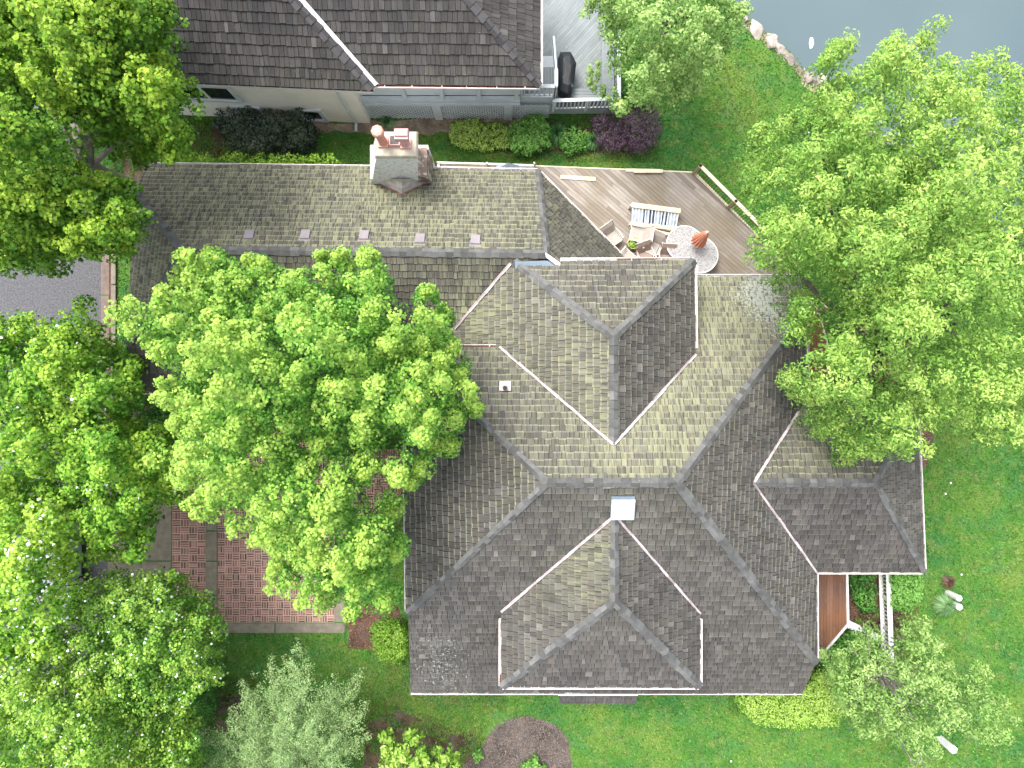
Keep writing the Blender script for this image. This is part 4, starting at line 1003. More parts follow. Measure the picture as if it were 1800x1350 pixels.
# furniture ------------------------------------------------
def chair(px, py, face, label, back=True, sl='sling'):
    root = empty('patio_chair', (0, 0, 0), label, 'chair', 'sling chairs on the deck')
    s = MB(); n = 5; w_ = .27
    prof = [(.27, .43), (.1, .405), (-.1, .39), (-.24, .40)]
    for i in range(3):
        (y0, z0), (y1, z1) = prof[i], prof[i + 1]; s.hexa([(-w_, y1, z1 - .02), (w_, y1, z1 - .02), (w_, y0, z0 - .02), (-w_, y0, z0 - .02)], [(-w_, y1, z1), (w_, y1, z1), (w_, y0, z0), (-w_, y0, z0)])
    s.build('seat', M[sl], root)
    b = MB(); pr = [(-.25, .42), (-.34, .58), (-.45, .76), (-.58, .90)]
    for i in range(3):
        (y0, z0), (y1, z1) = pr[i], pr[i + 1]; b.hexa([(-w_, y1, z1), (w_, y1, z1), (w_, y0, z0), (-w_, y0, z0)], [(-w_, y1 + .02, z1), (w_, y1 + .02, z1), (w_, y0 + .02, z0), (-w_, y0 + .02, z0)])
    b.build('backrest', M[sl], root)
    for sx in (-1, 1):
        f = MB(); x = sx * .305
        f.tube([(x, -.58, .90), (x, -.25, .42), (x, .27, .43)], .017, 8); f.tube([(x, .28, 0), (x * 1.03, .27, .43), (x * 1.05, .24, .62), (x * 1.05, -.05, .66), (x, -.31, .62)], .02, 8)
        f.tube([(x, -.38, 0), (x, -.27, .42)], .018, 8); f.build('frame', M['chairframe'], root, smooth=True)
        a = MB(); a.box((x * 1.05, .08, .675), (.055, .36, .022)); a.build('armrest', M['chairframe'], root, bevel=.006)
    f = MB(); f.tube([(-.3, .27, .42), (.3, .27, .42)], .015, 8); f.build('crossbar', M['chairframe'], root)
    f = MB(); f.tube([(-.3, -.58, .90), (.3, -.58, .90)], .017, 8); f.build('crossbar', M['chairframe'], root)
    root.location = P(px, py, ZD + .45) - np.array([0, 0, .45]); root.rotation_euler = (0, 0, math.radians(face)); return root
chair(1077, 419, -145, 'leftmost sling chair, beside the diagonal roof edge and left of the planter')
chair(1120, 411, 80, 'sling chair above the round planter with its back to the timber rack')
chair(1146, 434, 155, 'sling chair between planter and mosaic table, seat wide open to view')
chair(1102, 452, -40, 'sling chair below the planter, half hidden under the gutter')
chair(1136, 452, -160, 'brownish sling chair against the gutter, between two other chairs', sl='sling2')
chair(1171, 457, 176, 'brownish sling chair tucked to the left end of the mosaic table', sl='sling2')
pt = empty('planter', P(1111, 430, ZD), 'round lime green rimmed planter with a small plant among the chairs', 'planter')
mb = MB(); mb.lathe(P(1111, 430, ZD), [(.16, 0), (.2, .1), (.235, .36), (.255, .38), (.255, .42), (.225, .42), (.215, .34), (0, .335)], 28); mb.build('pot', M['lime'], pt, smooth=False)
mb = MB(); mb.lathe(P(1111, 430, ZD + .345), [(.214, 0), (.2, .01), (0, .02)], 20); mb.build('soil', M['mulch'], pt)
V, c = clumps(P(1111, 430, ZD + .4)[None] + RNG.normal(size=(5, 3)) * np.array([.03, .03, .01]), .13, 60, .07); mesh_quads('plant', V, c, M['L_lime'], pt)
# table with umbrella
tc = [P(1203, 428, ZD + .74), P(1231, 449, ZD + .74)]; R_ = .705
TB = empty('patio_table', (tc[0] + tc[1]) / 2 - np.array([0, 0, .74]), 'long rounded patio table with pale pebble mosaic top', 'table')
d_ = (tc[1] - tc[0]); a_ = math.atan2(d_[1], d_[0])
out = [tc[1][:2] + np.array([math.cos(a_ + t), math.sin(a_ + t)]) * R_ for t in np.linspace(-math.pi / 2, math.pi / 2, 20)] + [tc[0][:2] + np.array([math.cos(a_ + t), math.sin(a_ + t)]) * R_ for t in np.linspace(math.pi / 2, 3 * math.pi / 2, 20)]
mb = MB(); mb.prism(out, ZD + .71, ZD + .745); mb.build('tabletop', M['mosaic'], TB)
mb = MB(); ring = [(*q, ZD + .74) for q in out]; mb.tube(ring + [ring[0]], .024, 8); mb.build('rim', M['white'], TB, smooth=True)
for q in (out[3], out[16], out[23], out[36]):
    c = (tc[0] + tc[1]) / 2; mb = MB(); e = c[:2] + (q - c[:2]) * .8; mb.tube([(*e, ZD), (*e, ZD + .71)], .025, 8); mb.build('leg', M['chairframe'], TB)
ub = P(1215, 437, ZD); ut = P(1243.5, 408, 3.75); ud = Vector(ut - ub)
UM = empty('patio_umbrella', ub, 'closed salmon umbrella leaning out of the mosaic table', 'umbrella')
mb = MB(); mb.lathe(ub, [(.24, 0), (.22, .06), (.05, .1), (.035, .3)], 20); mb.build('base', M['slate'], UM)
mb = MB(); mb.tube([ub, ut], .022, 8); mb.build('pole', M['tanpost'], UM)
ax = ud.normalized(); s_ = ax.cross(Vector((0, 1, 0))).normalized(); s2_ = ax.cross(s_)
V_ = []; K = 28; lv = [(.44, .245), (.52, .25), (.62, .215), (.72, .17), (.82, .135), (.92, .10), (.98, .065), (1.0, .015)]
for j, (f, r) in enumerate(lv):
    for i in range(K):
        t_ = 2 * math.pi * i / K; rr = r * (1 + .22 * (1 if i % 2 else -1) * (1 - j / 9) + random.uniform(-.05, .05)); tw = .25 * f
        V_.append(Vector(ub) + ud * (f + (random.uniform(-.02, .02) if j == 0 else 0)) + (s_ * math.cos(t_ + tw) + s2_ * math.sin(t_ + tw)) * rr)
mb = MB(); mb.add(V_, [[j * K + i, j * K + (i + 1) % K, (j + 1) * K + (i + 1) % K, (j + 1) * K + i] for j in range(len(lv) - 1) for i in range(K)] + [list(range((len(lv) - 1) * K, len(lv) * K)), list(range(K))[::-1]])
mb.build('canopy', M['salmon'], UM); mb = MB(); mb.lathe(ut, [(.03, -.03), (.045, .0), (.03, .05), (0, .07)], 12, axis=ax); mb.build('finial', M['white'], UM)
# timber rack with slats and draped cloth
RK = empty('slatted_rack', P(1152, 380, ZD), 'pale slatted timber rack draped with pale blue and navy cloth', 'rack')
q0, q1, q2, q3 = P(1110, 360, ZD + .62), P(1196, 371, ZD + .62), P(1190, 402, ZD + .35), P(1108, 393, ZD + .35)
for nm, a, b, w_ in (('rail', q0, q1, .20), ('rail', q3, q2, .16)):
    mb = MB(); mb.beam(a, b, w_, .07); mb.build(nm, M['pinepost'], RK, bevel=.006)
for i in range(15):
    t_ = (i + .5) / 15; a = q0 + (q1 - q0) * t_; b = q3 + (q2 - q3) * t_; mb = MB(); mb.beam(a + np.array([0, 0, -.02]), b + np.array([0, 0, .05]), .035, .05); mb.build('slat', M['white'], RK)
cl = MB(); nseg = 30
for m_, (ta, tb_) in ((0, (.02, .98)), (1, (.36, .50)), (1, (.62, .68)), (1, (.27, .30)), (1, (.73, .76))):
    g = [[None] * 5 for _ in range(nseg + 1)]
    for i in range(nseg + 1):
        t_ = ta + (tb_ - ta) * i / nseg
        for j in range(5):
            f = .1 + .8 * j / 4; p_ = q0 + (q1 - q0) * t_; r_ = q3 + (q2 - q3) * t_
            g[i][j] = p_ + (r_ - p_) * f + np.array([0, 0, -.085 + .02 * math.sin(t_ * 90) + (.03 if m_ else 0)])
    cl.add([g[i][j] for i in range(nseg + 1) for j in range(5)], [[i * 5 + j, (i + 1) * 5 + j, (i + 1) * 5 + j + 1, i * 5 + j + 1] for i in range(nseg) for j in range(4)], m_)
cl.build('cloth', [M['bluecloth'], M['navy']], RK)
for q in (q0, q1, q2, q3): mb = MB(); mb.box((q[0], q[1], (ZD + q[2]) / 2 - .02), (.07, .07, q[2] - ZD - .03)); mb.build('leg', M['pinepost'], RK)
plank('thin pine board leaning under the rack, upper of the crossed pair', ((1140, 398), (1188, 405)), ZD + .28, .12)
plank('thin pine board under the rack, lower of the crossed pair', ((1141, 403), (1183, 413)), ZD + .20, .12)

# ------------------------------------------------------------ red deck and white fence, south-east
RD = empty('redwood_deck', P(1462, 1070, 0), 'small red brown plank deck against the house wall', 'deck')
zr = .9
rp = [P(1425, 1000, zr), P(1488, 1000, zr), P(1490, 1097, zr), P(1451, 1143, zr), P(1425, 1143, zr)]
boards(rp, zr, math.pi / 2 - .01, 'redwood', RD, world=True, wd=.125)
mb = MB()
for a, b in ((rp[1], rp[2]), (rp[2], rp[3]), (rp[3], rp[4])): mb.beam(a + np.array([0, 0, .01]), b + np.array([0, 0, .01]), .085, .10)
mb.build('edge_board', M['white'], RD)
mb = MB(); mb.prism([(p[0] * .99, p[1] * .99 - .02) for p in rp][::-1], 0, .8); mb.build('skirt', M['slate'], RD)
WF = empty('white_fence', P(1545, 1080, 0), 'white wooden garden fence with flat rails between two shrubs', 'fence')
f0, f1 = P(1543, 985, 0), P(1549, 1152, 0)
L_ = np.linalg.norm(f1 - f0); railing(WF, f0, f1, [.1, L_ * .35, L_ * .68, L_ - .1], 'white', 'white', 'white', h=.82, sp=.16, pw=.10, rail_w=.20, low=.15, balw=.045)
mb = MB(); mb.beam(f0 + np.array([-.03, 0, .26]), f1 + np.array([-.03, 0, .26]), .17, .04); mb.build('rail', M['white'], WF)
g0, g1 = P(1491, 1096, .9), P(1545, 1121, .62)
mb = MB(); mb.beam(g0, g1, .26, .05); mb.build('rail', M['white'], WF)
mb = MB()
for i in range(9):
    t_ = (i + .5) / 9; b = g0 + (g1 - g0) * t_ + np.array([-.05, -.12, 0]); mb.box((b[0], b[1] - .03, b[2] / 2), (.05, .05, b[2]), -.4)
mb.build('balusters', M['white'], WF)
mb = MB(); mb.beam(P(1478, 1112, .12), P(1522, 1124, .12), .06, .12); mb.build('edging_board', M['yellow'], WF)
# lawn fixtures
def bollard(label, px, py, h, r, ground=None, n=20, name='bollard'):
    b = P(px, py, 0); o = empty(name, b, label, 'bollard'); m = MB(); m.lathe(b, [(r, 0), (r, h - .05)], n); m.build('post', M['white'], o)
    m = MB(); m.lathe(b + np.array([0, 0, h - .05]), [(r, .0), (r * 1.04, .02), (r * .95, .05), (0, .06)], n); m.build('cap', M['skylight'], o)
bollard('taller white round post beside the ornamental grass on the lawn', 1666, 1042, .78, .125)
bollard('shorter white round post standing in the ornamental grass clump', 1676, 1062, .42, .13)
b = P(1653, 1299, 0); o = empty('utility_pedestal', b, 'white six-sided utility post on the lawn near the pale tree', 'utility post'); m = MB(); m.lathe(b, [(.17, 0), (.165, .82)], 6, ph=.3); m.build('post', M['white'], o); m = MB(); m.lathe(b, [(.18, .822), (.17, .90), (0, .91)], 6, ph=.3); m.build('cap', M['skylight'], o)
b = P(1408, 243, 0); o = empty('garden_lamp', b, 'small white globe lamp by the shrubs near the pond', 'lamp'); m = MB(); m.tube([b, b + np.array([0, 0, .55])], .03, 8); m.build('post', M['slate'], o); m = MB(); m.lathe(b + np.array([0, 0, .5]), [(.03, 0), (.10, .05), (.125, .12), (.10, .2), (0, .24)], 16); m.build('globe', M['skylight'], o, smooth=True)
# pale thing afloat, petals on lawn
mb = MB(); kk = [P(1424, 66, -.40), P(1429, 66, -.39), P(1431, 76, -.38), P(1428, 84, -.39), P(1424, 86, -.40), P(1422, 76, -.38)]; mb.hexa([a - np.array([0, 0, .03]) for a in kk][::-1], kk[::-1]); tag(mb.build('floating_scrap', M['bluecloth']), 'pale translucent scrap floating on the pond', 'scrap')
litter = [(1285, 1338), (1671, 849), (1662, 868), (1690, 1010), (845, 256), (748, 257), (1490, 1300), (1325, 35 + 200)]
for i, (x, y) in enumerate(litter[:6]):
    m = MB(); b = P(x, y, .06); m.lathe(b, [(.035, 0), (.045, .012), (.02, .03), (0, .035)], 7); tag(m.build('fallen_petal', M['white']), ['white petal on the lawn at the very bottom of the photo', 'white petal on the right lawn, upper of a close pair', 'white petal on the right lawn, lower of a close pair', 'white petal on the lawn above the white posts', 'white petal in the grass right of the golden groundcover edge', 'white petal in the grass right of the chimney'][i], 'petal', 'white petals on the lawn')
# shore rocks
rocks = [(1291, 27, 11, 'small pale rock at the top end of the pond edge'), (1304, 36, 9, 'narrow rock below the topmost shore rock'), (1329, 54, 17, 'large flat rock just above the middle of the shore row'),
         (1355, 72, 14, 'angular rock right of the large flat shore rock'), (1372, 88, 13, 'cracked brownish rock in the middle of the shore row'), (1392, 106, 10, 'low dark rock before the gap in the shore row'),
         (1425, 137, 15, 'broad split rock, left half, beside the big tree'), (1443, 142, 12, 'broad split rock, right half, beside the big tree'), (1468, 164, 11, 'pinkish rock half covered by leaves of the big tree'),
         (1532, 234, 13, 'pale rock seen through the gap in the big tree'), (1558, 249, 9, 'small rock seen through the tree gap, nearest the water')]
for x, y, r, lb in rocks:
    bm = bmesh.new(); bmesh.ops.create_icosphere(bm, subdivisions=3, radius=1); rs_ = r / 41.3 * 1.1; sd = x * .37
    pls = [Vector(q).normalized() for q in RNG.normal(size=(9, 3))]
    for v in bm.verts:
        c = v.co.copy()
        for q in pls:
            dd_ = c.dot(q) - .55
            if dd_ > 0: c -= q * dd_
        v.co = Vector((c.x * rs_ * 1.25, c.y * rs_, c.z * .26)) * (1 + .04 * math.sin(c.x * 17 + sd))
    bmesh.ops.transform(bm, matrix=Matrix.Rotation(-.75, 4, 'Z'), verts=bm.verts)
    me = bpy.data.meshes.new('shore_rock'); bm.to_mesh(me); bm.free(); me.materials.append(M['rock']); o = bpy.data.objects.new('shore_rock', me); SC.collection.objects.link(o); o.location = P(x, y, -.02)
    me.attributes.new('col', 'FLOAT_COLOR', 'POINT').data.foreach_set('color', np.tile([random.uniform(.2, .8), 0, 0, 1], len(me.vertices)).astype('f'))
    tag(o, lb, 'rock', 'rocks along the pond shore')

sp_ = [(x - 9, y + 5) for x, y in shore[:9]] + [(x + 5, y - 4) for x, y in shore[:9]][::-1]
M['peb'] = m_plain('shore_pebble', (.24, .21, .18), .9, .5, 14.); sheet('shore_gravel', sp_, .008, 'tansoil', jit=.2, step=.2)
chips('shore_pebbles', 'small stones and gravel along the pond edge', sp_, 2200, 'peb', .01, .13)
# ------------------------------------------------------------ neighbour's painted deck
ND = empty('painted_deck', P(1000, 120, 0), 'pale grey painted deck with steps, benches and railings beside the neighbour house', 'deck')
zn = 1.0
boards([P(930, -140, zn), P(1080, -140, zn), P(1080, 190, zn), P(974, 190, zn), P(974, 152, zn), P(930, 152, zn)][::-1], zn, math.radians(48), 'greydeck', ND, world=True, wd=.11, gap=.006)
zl = 1.9
boards([P(905, 118, zl), P(974, 118, zl), P(974, 167, zl), P(912, 167, zl)][::-1], zl, math.pi / 2, 'greydeck', ND, world=True, wd=.11, name='landing')
mb = MB(); a = P(914, 170, zl); b = P(975, 128, zl); mb.prism([(a[0], a[1]), (b[0], a[1]), (b[0], b[1]), (a[0], b[1])], .1, zl - .04); mb.build('landing_skirt', M['grayblue'], ND)
for i in range(5):
    zz = zl - (i + 1) * .15; y_ = P(0, 146, zl)[1] + i * .28; mb = MB(); mb.box(((P(950, 0, zz)[0] + P(971, 0, zz)[0]) / 2 - .2, y_ + .15, zz), (1.0, .30, .04)); mb.box(((P(950, 0, zz)[0] + P(971, 0, zz)[0]) / 2 - .2, y_ + .005, zz - .07), (1.0, .02, .13)); mb.build('step', M['grayblue'], ND)
def wrail(p, q, h=.95, sp=.14, bw=.05, posts=(0.,)): 
    L = np.linalg.norm(np.array(q) - np.array(p)); railing(ND, p, q, [s * L for s in (0., 1.)] + list(posts[1:]), 'grayblue', 'grayblue', 'grayblue', h=h, sp=sp, pw=.10, rail_w=.14, low=.14, balw=bw)
wrail(P(917, 169, zl) * np.array([1, 1, 1]), P(973, 169, zl), .95, .2, .06)
wrail(P(975, 169, zl), P(975, 140, zl), .95)
mb = MB(); a = P(975, 140, zl); b = P(971, 84, zn)
mb.beam(a + np.array([0, 0, .95]), b + np.array([0, 0, .95]), .08, .05); mb.beam(a + np.array([0, 0, .15]), b + np.array([0, 0, .15]), .05, .05)
for i in range(11): t_ = (i + .5) / 11; c = a + (b - a) * t_; mb.box(c + np.array([0, 0, .55]), (.04, .04, .8))
mb.build('stair_rail', M['grayblue'], ND)
# outer railings and built-in benches
wrail(P(972, 193, zn), P(1082, 190, zn), .95, .155, .05, (0, 1.35)); wrail(P(1082, 190, zn), P(1081, -120, zn), .95, .155, .05, (0, 1.9, 3.8, 5.6))
mb = MB()
for i in range(4): mb.box((( P(980, 0, zn)[0] + P(1060, 0, zn)[0]) / 2, P(0, 183, zn)[1] + .02 + i * .125, zn + .45), (2.0, .115, .035))
mb.box(((P(980, 0, zn)[0] + P(1060, 0, zn)[0]) / 2, P(0, 183, zn)[1] + .2, zn + .2), (1.9, .06, .4)); mb.build('bench', M['greydeck'], ND)
mb = MB()
for i in range(4): mb.box((P(1058, 0, zn)[0] + i * .125, (P(0, 180, zn)[1] + P(0, -120, zn)[1]) / 2, zn + .45), (.115, 7.0, .035))
mb.box((P(1062, 0, zn)[0] + .1, (P(0, 180, zn)[1] + P(0, -120, zn)[1]) / 2, zn + .2), (.06, 6.9, .4)); mb.build('bench', M['greydeck'], ND)
mb = MB(); a = P(1080, 192, .4); mb.box((a[0] - 1.35, a[1] - .03, .45), (2.75, .05, .8)); mb.box((a[0] - .02, a[1] + 3.6, .45), (.05, 7.2, .8)); mb.build('skirt', M['grayblue'], ND)
# covered grill
GR = empty('barbecue_grill', P(997, 135, zn), 'barbecue grill under a fitted black cover on the pale deck', 'grill')
zo = [(540, 235), (655, 230), (690, 290), (722, 370), (710, 470), (700, 560), (668, 700), (620, 735), (520, 690), (515, 300)]
def gz(x, y): return (900 + x / 6.43, 60 + y / 6.43)
base_ = [P(*gz(x, y), zn + .6) * np.array([1, 1, 0]) + np.array([0, 0, zn + .02]) for x, y in zo]; cn = sum(base_) / len(base_)
lev = []
for z_, s_ in ((.02, .96), (.45, .99), (.80, 1.0), (.95, .93), (1.08, .66), (1.12, .30)):
    lev.append([cn + (q - cn) * np.array([s_ if z_ < 1 else s_ * .9, s_ if z_ < .9 else s_ * 1.0, 1]) + np.array([random.uniform(-.012, .012), random.uniform(-.012, .012), z_ * (1 if i not in (3,) or z_ > .9 else 1)]) for i, q in enumerate(base_)])
mb = MB(); n_ = len(base_); mb.add([q for l in lev for q in l], [[j * n_ + i, j * n_ + (i + 1) % n_, (j + 1) * n_ + (i + 1) % n_, (j + 1) * n_ + i][::-1] for j in range(5) for i in range(n_)] + [[5 * n_ + i for i in range(n_)][::-1]])
mb.build('cover', M['bbq'], GR, bevel=.02)
mb = MB(); kq = [P(*gz(575, 475), zn + 1.06), P(*gz(655, 475), zn + 1.04), P(*gz(690, 605), zn + .96), P(*gz(558, 610), zn + .96)]; mb.hexa([a - np.array([0, 0, .1]) for a in kq][::-1], [a + np.array([0, 0, .07]) for a in kq][::-1]); mb.build('vent_panel', M['bbqpanel'], GR, bevel=.015)
for x, y in ((545, 290), (655, 290), (545, 660), (640, 660)): mb = MB(); b = P(*gz(x, y), zn); mb.lathe(b, [(.04, 0), (.04, .05)], 12); mb.build('wheel', M['tyre'], GR)

# ------------------------------------------------------------ parked car under the street trees
def car():
    c0 = P(112, 962, 0); root = empty('parked_car', c0, 'silver car parked under the street trees, glimpsed through leaves', 'car')
    hw = .9; st = [(-2.3, .45, .62, .70), (-2.15, .28, .80, .86), (-1.3, .22, .88, .9), (-.2, .22, .92, .9), (1.0, .22, .95, .9), (1.9, .25, .92, .88), (2.25, .35, .78, .8)]
    m = MB(); vs = []; K = 10
    for y, zb_, zt, w_ in st:
        for (a, b) in ((-1, 0), (-1.0, .35), (-.98, .7), (-.86, 1.), (-.4, 1.03), (.4, 1.03), (.86, 1.), (.98, .7), (1., .35), (1, 0)): vs.append(c0 + np.array([a * w_, y, zb_ + (zt - zb_) * b]))
    n = 7; m.add(vs, [[j * K + i, (j + 1) * K + i, (j + 1) * K + (i + 1) % K, j * K + (i + 1) % K] for j in range(n - 1) for i in range(K)] + [list(range(K)), list(range((n - 1) * K, n * K))[::-1]]); m.build('body', M['silver'], root, smooth=False, bevel=.02)
    m = MB(); lo = [(-.80, -1.15), (.80, -1.15), (.80, 1.7), (-.80, 1.7)]; hi = [(-.62, -.45), (.62, -.45), (.62, 1.2), (-.62, 1.2)]
    m.hexa([c0 + np.array([x, y, .90]) for x, y in lo], [c0 + np.array([x, y, 1.40]) for x, y in hi]); m.build('window', M['glass'], root, bevel=.03)
    m = MB(); m.hexa([c0 + np.array([x * 1.01, y, 1.385]) for x, y in hi], [c0 + np.array([x * .92, y * .92 + .03, 1.45]) for x, y in hi]); m.build('roof', M['silver'], root, bevel=.02)
    for sx in (-1, 1):
        for y in (-1.4, 1.35):
            m = MB(); b = c0 + np.array([sx * .80, y, .33]); m.lathe(b - np.array([sx * .11, 0, 0]), [(.2, 0), (.33, .02), (.33, .2), (.2, .22)], 24, axis=(sx, 0, 0)); wh = m.build('wheel', M['tyre'], root)
            m = MB(); m.lathe(b + np.array([sx * .09, 0, 0]), [(.2, 0), (.19, .03), (0, .035)], 20, axis=(sx, 0, 0)); m.build('rim', M['chairframe'], wh)
        m = MB(); m.box(c0 + np.array([sx * .62, -2.22, .66]), (.36, .14, .13)); m.build('headlight', M['lens'], root, bevel=.02)
        m = MB(); m.box(c0 + np.array([sx * .66, 2.2, .74]), (.3, .1, .14)); m.build('tail_light', M['redlens'], root, bevel=.01)
        m = MB(); m.box(c0 + np.array([sx * .96, -.75, .98]), (.2, .1, .13)); m.build('mirror', M['silver'], root, bevel=.02)
    m = MB(); m.box(c0 + np.array([0, -2.28, .42]), (1.5, .12, .16)); m.build('bumper', M['tyre'], root, bevel=.02)
car()

# ------------------------------------------------------------ trees
tree('maple_tree', 'tall yellow-green maple at the upper left, between the two houses', [(-60, -60), (215, -60), (285, 5), (300, 22), (298, 60), (314, 105), (300, 130), (322, 150), (337, 190), (318, 215), (326, 262), (300, 290), (255, 268), (236, 292), (190, 262), (160, 252), (150, 300), (215, 318), (232, 335), (246, 370), (238, 400), (224, 432), (192, 448), (172, 440), (150, 465), (120, 445), (70, 478), (38, 455), (-60, 490)],
     8, 12.5, (240, 333), 'L_top', lobe=32, rl=.50, sub=22, rs=.18, nl=22, leaf=.095, asp=1.0, tall=1.7, gaps=((85, 208, 20), (115, 232, 22), (150, 258, 24), (190, 285, 26), (215, 300, 22), (150, 290, 18), (25, 140, 12)), trunk_r=.25, bark='palebark', stretch=1.2, limbs=16, ztrunk=8.5, seed=2, fill=.8, droop=.5)
tree('maple_tree', 'large bright green maple spreading over the roof valley and brick drive', [(232, 556), (258, 552), (280, 535), (296, 515), (340, 490), (334, 470), (386, 454), (420, 468), (455, 460), (500, 478), (538, 468), (560, 500), (575, 485), (568, 464), (604, 448), (640, 446), (682, 466), (700, 500), (722, 485), (745, 478), (775, 510), (792, 550), (798, 600), (806, 645), (836, 684), (832, 722), (812, 735), (802, 768), (815, 808), (795, 805), (765, 792), (735, 830), (712, 868), (688, 882), (712, 908), (724, 960), (698, 975), (700, 1020), (704, 1062), (680, 1080), (650, 1070), (600, 1050), (560, 1030), (510, 1020), (478, 995), (492, 955), (450, 930), (430, 905), (372, 868), (352, 830), (330, 795), (318, 740), (292, 700), (300, 650), (262, 612), (238, 592), (226, 574)],
     7.5, 12.5, (620, 770), 'L_cen', lobe=42, rl=.56, sub=32, rs=.165, nl=22, leaf=.078, asp=.9, stretch=.6, con=.85, bumpy=.7, tall=2.6, gaps=((706, 528, 24), (712, 562, 24), (716, 600, 20), (562, 832, 25), (640, 878, 27), (690, 856, 22), (662, 785, 16), (718, 938, 20), (732, 792, 16), (553, 492, 14), (600, 640, 14), (480, 720, 12), (545, 600, 12)), trunk_r=.3, limbs=18, seed=4, fill=.85, droop=.55)
tree('street_tree', 'dense green street tree beside the asphalt, under the yellow maple', [(-60, 565), (40, 570), (80, 545), (110, 550), (150, 535), (172, 560), (180, 585), (205, 600), (235, 620), (262, 645), (258, 690), (235, 720), (262, 745), (300, 760), (330, 800), (345, 860), (318, 880), (285, 872), (272, 900), (275, 940), (240, 990), (205, 960), (180, 980), (150, 940), (130, 900), (-60, 900)],
     4.5, 8.5, (60, 760), 'L_mid', lobe=27, rl=.44, sub=11, rs=.24, nl=20, leaf=.11, asp=.8, gaps=((100, 560, 12), (145, 560, 10), (140, 905, 12), (150, 868, 10)), trunk_r=.2, seed=6, fill=.9, gap=.05, flower=.006, twig=1)
tree('street_tree', 'green street tree with scattered pale leaves covering the silver car', [(-60, 890), (60, 870), (128, 875), (146, 930), (142, 985), (130, 1040), (135, 1090), (110, 1150), (-60, 1180)],
     4.5, 8, (20, 1020), 'L_mid', lobe=26, rl=.42, sub=10, rs=.23, nl=18, leaf=.11, seed=8, gap=.05, fill=.8, flower=.035, twig=1, tintb=.6, trunk_r=.18, bark='palebark')
tree('crabapple_tree', 'crabapple dotted with white blossom at the corner of the brick drive', [(120, 1080), (150, 1030), (200, 1005), (255, 1010), (300, 1002), (335, 1035), (375, 1052), (392, 1110), (375, 1160), (380, 1190), (340, 1225), (260, 1240), (200, 1235), (140, 1180), (140, 1100)],
     3.8, 7, (230, 1130), 'L_flow', lobe=24, rl=.40, sub=11, rs=.22, nl=20, leaf=.085, seed=9, gap=.06, fill=.9, flower=.022, twig=1, trunk_r=.16)
tree('crabapple_tree', 'broad crabapple with white flecks and pale limbs in the bottom left corner', [(-60, 1120), (60, 1100), (130, 1160), (190, 1210), (260, 1225), (330, 1200), (345, 1260), (335, 1300), (355, 1340), (350, 1430), (-60, 1430)],
     3.5, 6.5, (90, 1280), 'L_flow', lobe=24, rl=.40, sub=11, rs=.23, nl=19, leaf=.09, seed=10, gap=.08, fill=.9, flower=.014, twig=2, trunk_r=.18, bark='palebark', tintb=.62)
tree('locust_tree', 'huge airy yellow-green tree at the right reaching over pond, lawn and roof', [(1295, 262), (1330, 245), (1318, 225), (1370, 235), (1405, 212), (1392, 190), (1450, 170), (1440, 130), (1462, 98), (1490, 115), (1525, 105), (1550, 112), (1570, 92), (1600, 90), (1622, 66), (1640, 92), (1630, 140), (1660, 100), (1690, 110), (1670, 150), (1690, 165), (1715, 150), (1722, 108), (1740, 110), (1738, 160), (1765, 130), (1770, 180), (1788, 165), (1860, 170), (1860, 720), (1800, 745), (1770, 760), (1738, 735), (1720, 782), (1690, 760), (1660, 765), (1640, 735), (1618, 760), (1608, 800), (1585, 775), (1560, 790), (1540, 760), (1530, 800), (1505, 828), (1480, 800), (1450, 790), (1430, 740), (1405, 730), (1398, 690), (1365, 652), (1390, 640), (1400, 590), (1392, 540), (1375, 500), (1330, 470), (1340, 440), (1320, 430), (1335, 400), (1310, 370), (1330, 340), (1300, 300)],
     7.5, 13, (1560, 610), 'L_rgt', lobe=38, rl=.58, sub=26, rs=.20, nl=20, leaf=.10, asp=.42, stretch=1.4, tall=2.2, gaps=((1448, 535, 20), (1432, 600, 17), (1440, 655, 13), (1530, 238, 17), (1562, 252, 12), (1680, 240, 15), (1682, 290, 10), (1550, 640, 14), (1530, 605, 12), (1590, 640, 12), (1575, 590, 9), (1745, 230, 10), (1470, 560, 10), (1500, 745, 9), (1690, 200, 12), (1730, 350, 7)), trunk_r=.3, limbs=22, seed=12, gap=.04, fill=.75, twig=1, up=.9, droop=.3, ztrunk=5)
tree('weeping_tree', 'pale drooping tree at the top beside the grey deck and pond', [(1030, -60), (1320, -60), (1302, 20), (1290, 60), (1272, 70), (1268, 110), (1240, 115), (1236, 150), (1208, 160), (1200, 188), (1170, 165), (1150, 180), (1120, 165), (1102, 198), (1088, 180), (1096, 140), (1082, 120), (1072, 80), (1060, 60), (1040, 30)],
     5, 9, (1190, 10), 'L_pale', lobe=24, rl=.40, sub=11, rs=.19, nl=22, leaf=.085, asp=.75, stretch=1.4, seed=14, gap=.10, fill=.7, gaps=((1112, 40, 14), (1130, 110, 16), (1118, 150, 12), (1105, 90, 9)), trunk_r=.2, up=.7, droop=.9, twig=1)
tree('weeping_tree', 'wispy pale green spray hanging over the covered grill deck bench', [(1035, 128), (1052, 115), (1058, 140), (1062, 170), (1085, 165), (1085, 190), (1062, 190), (1045, 165), (1030, 150)],
     2.4, 3.4, (1092, 200), 'L_pale', lobe=13, rl=.16, sub=6, rs=.11, nl=14, leaf=.07, seed=15, trunk_r=.03, limbs=5, fill=0, ztrunk=1.6)
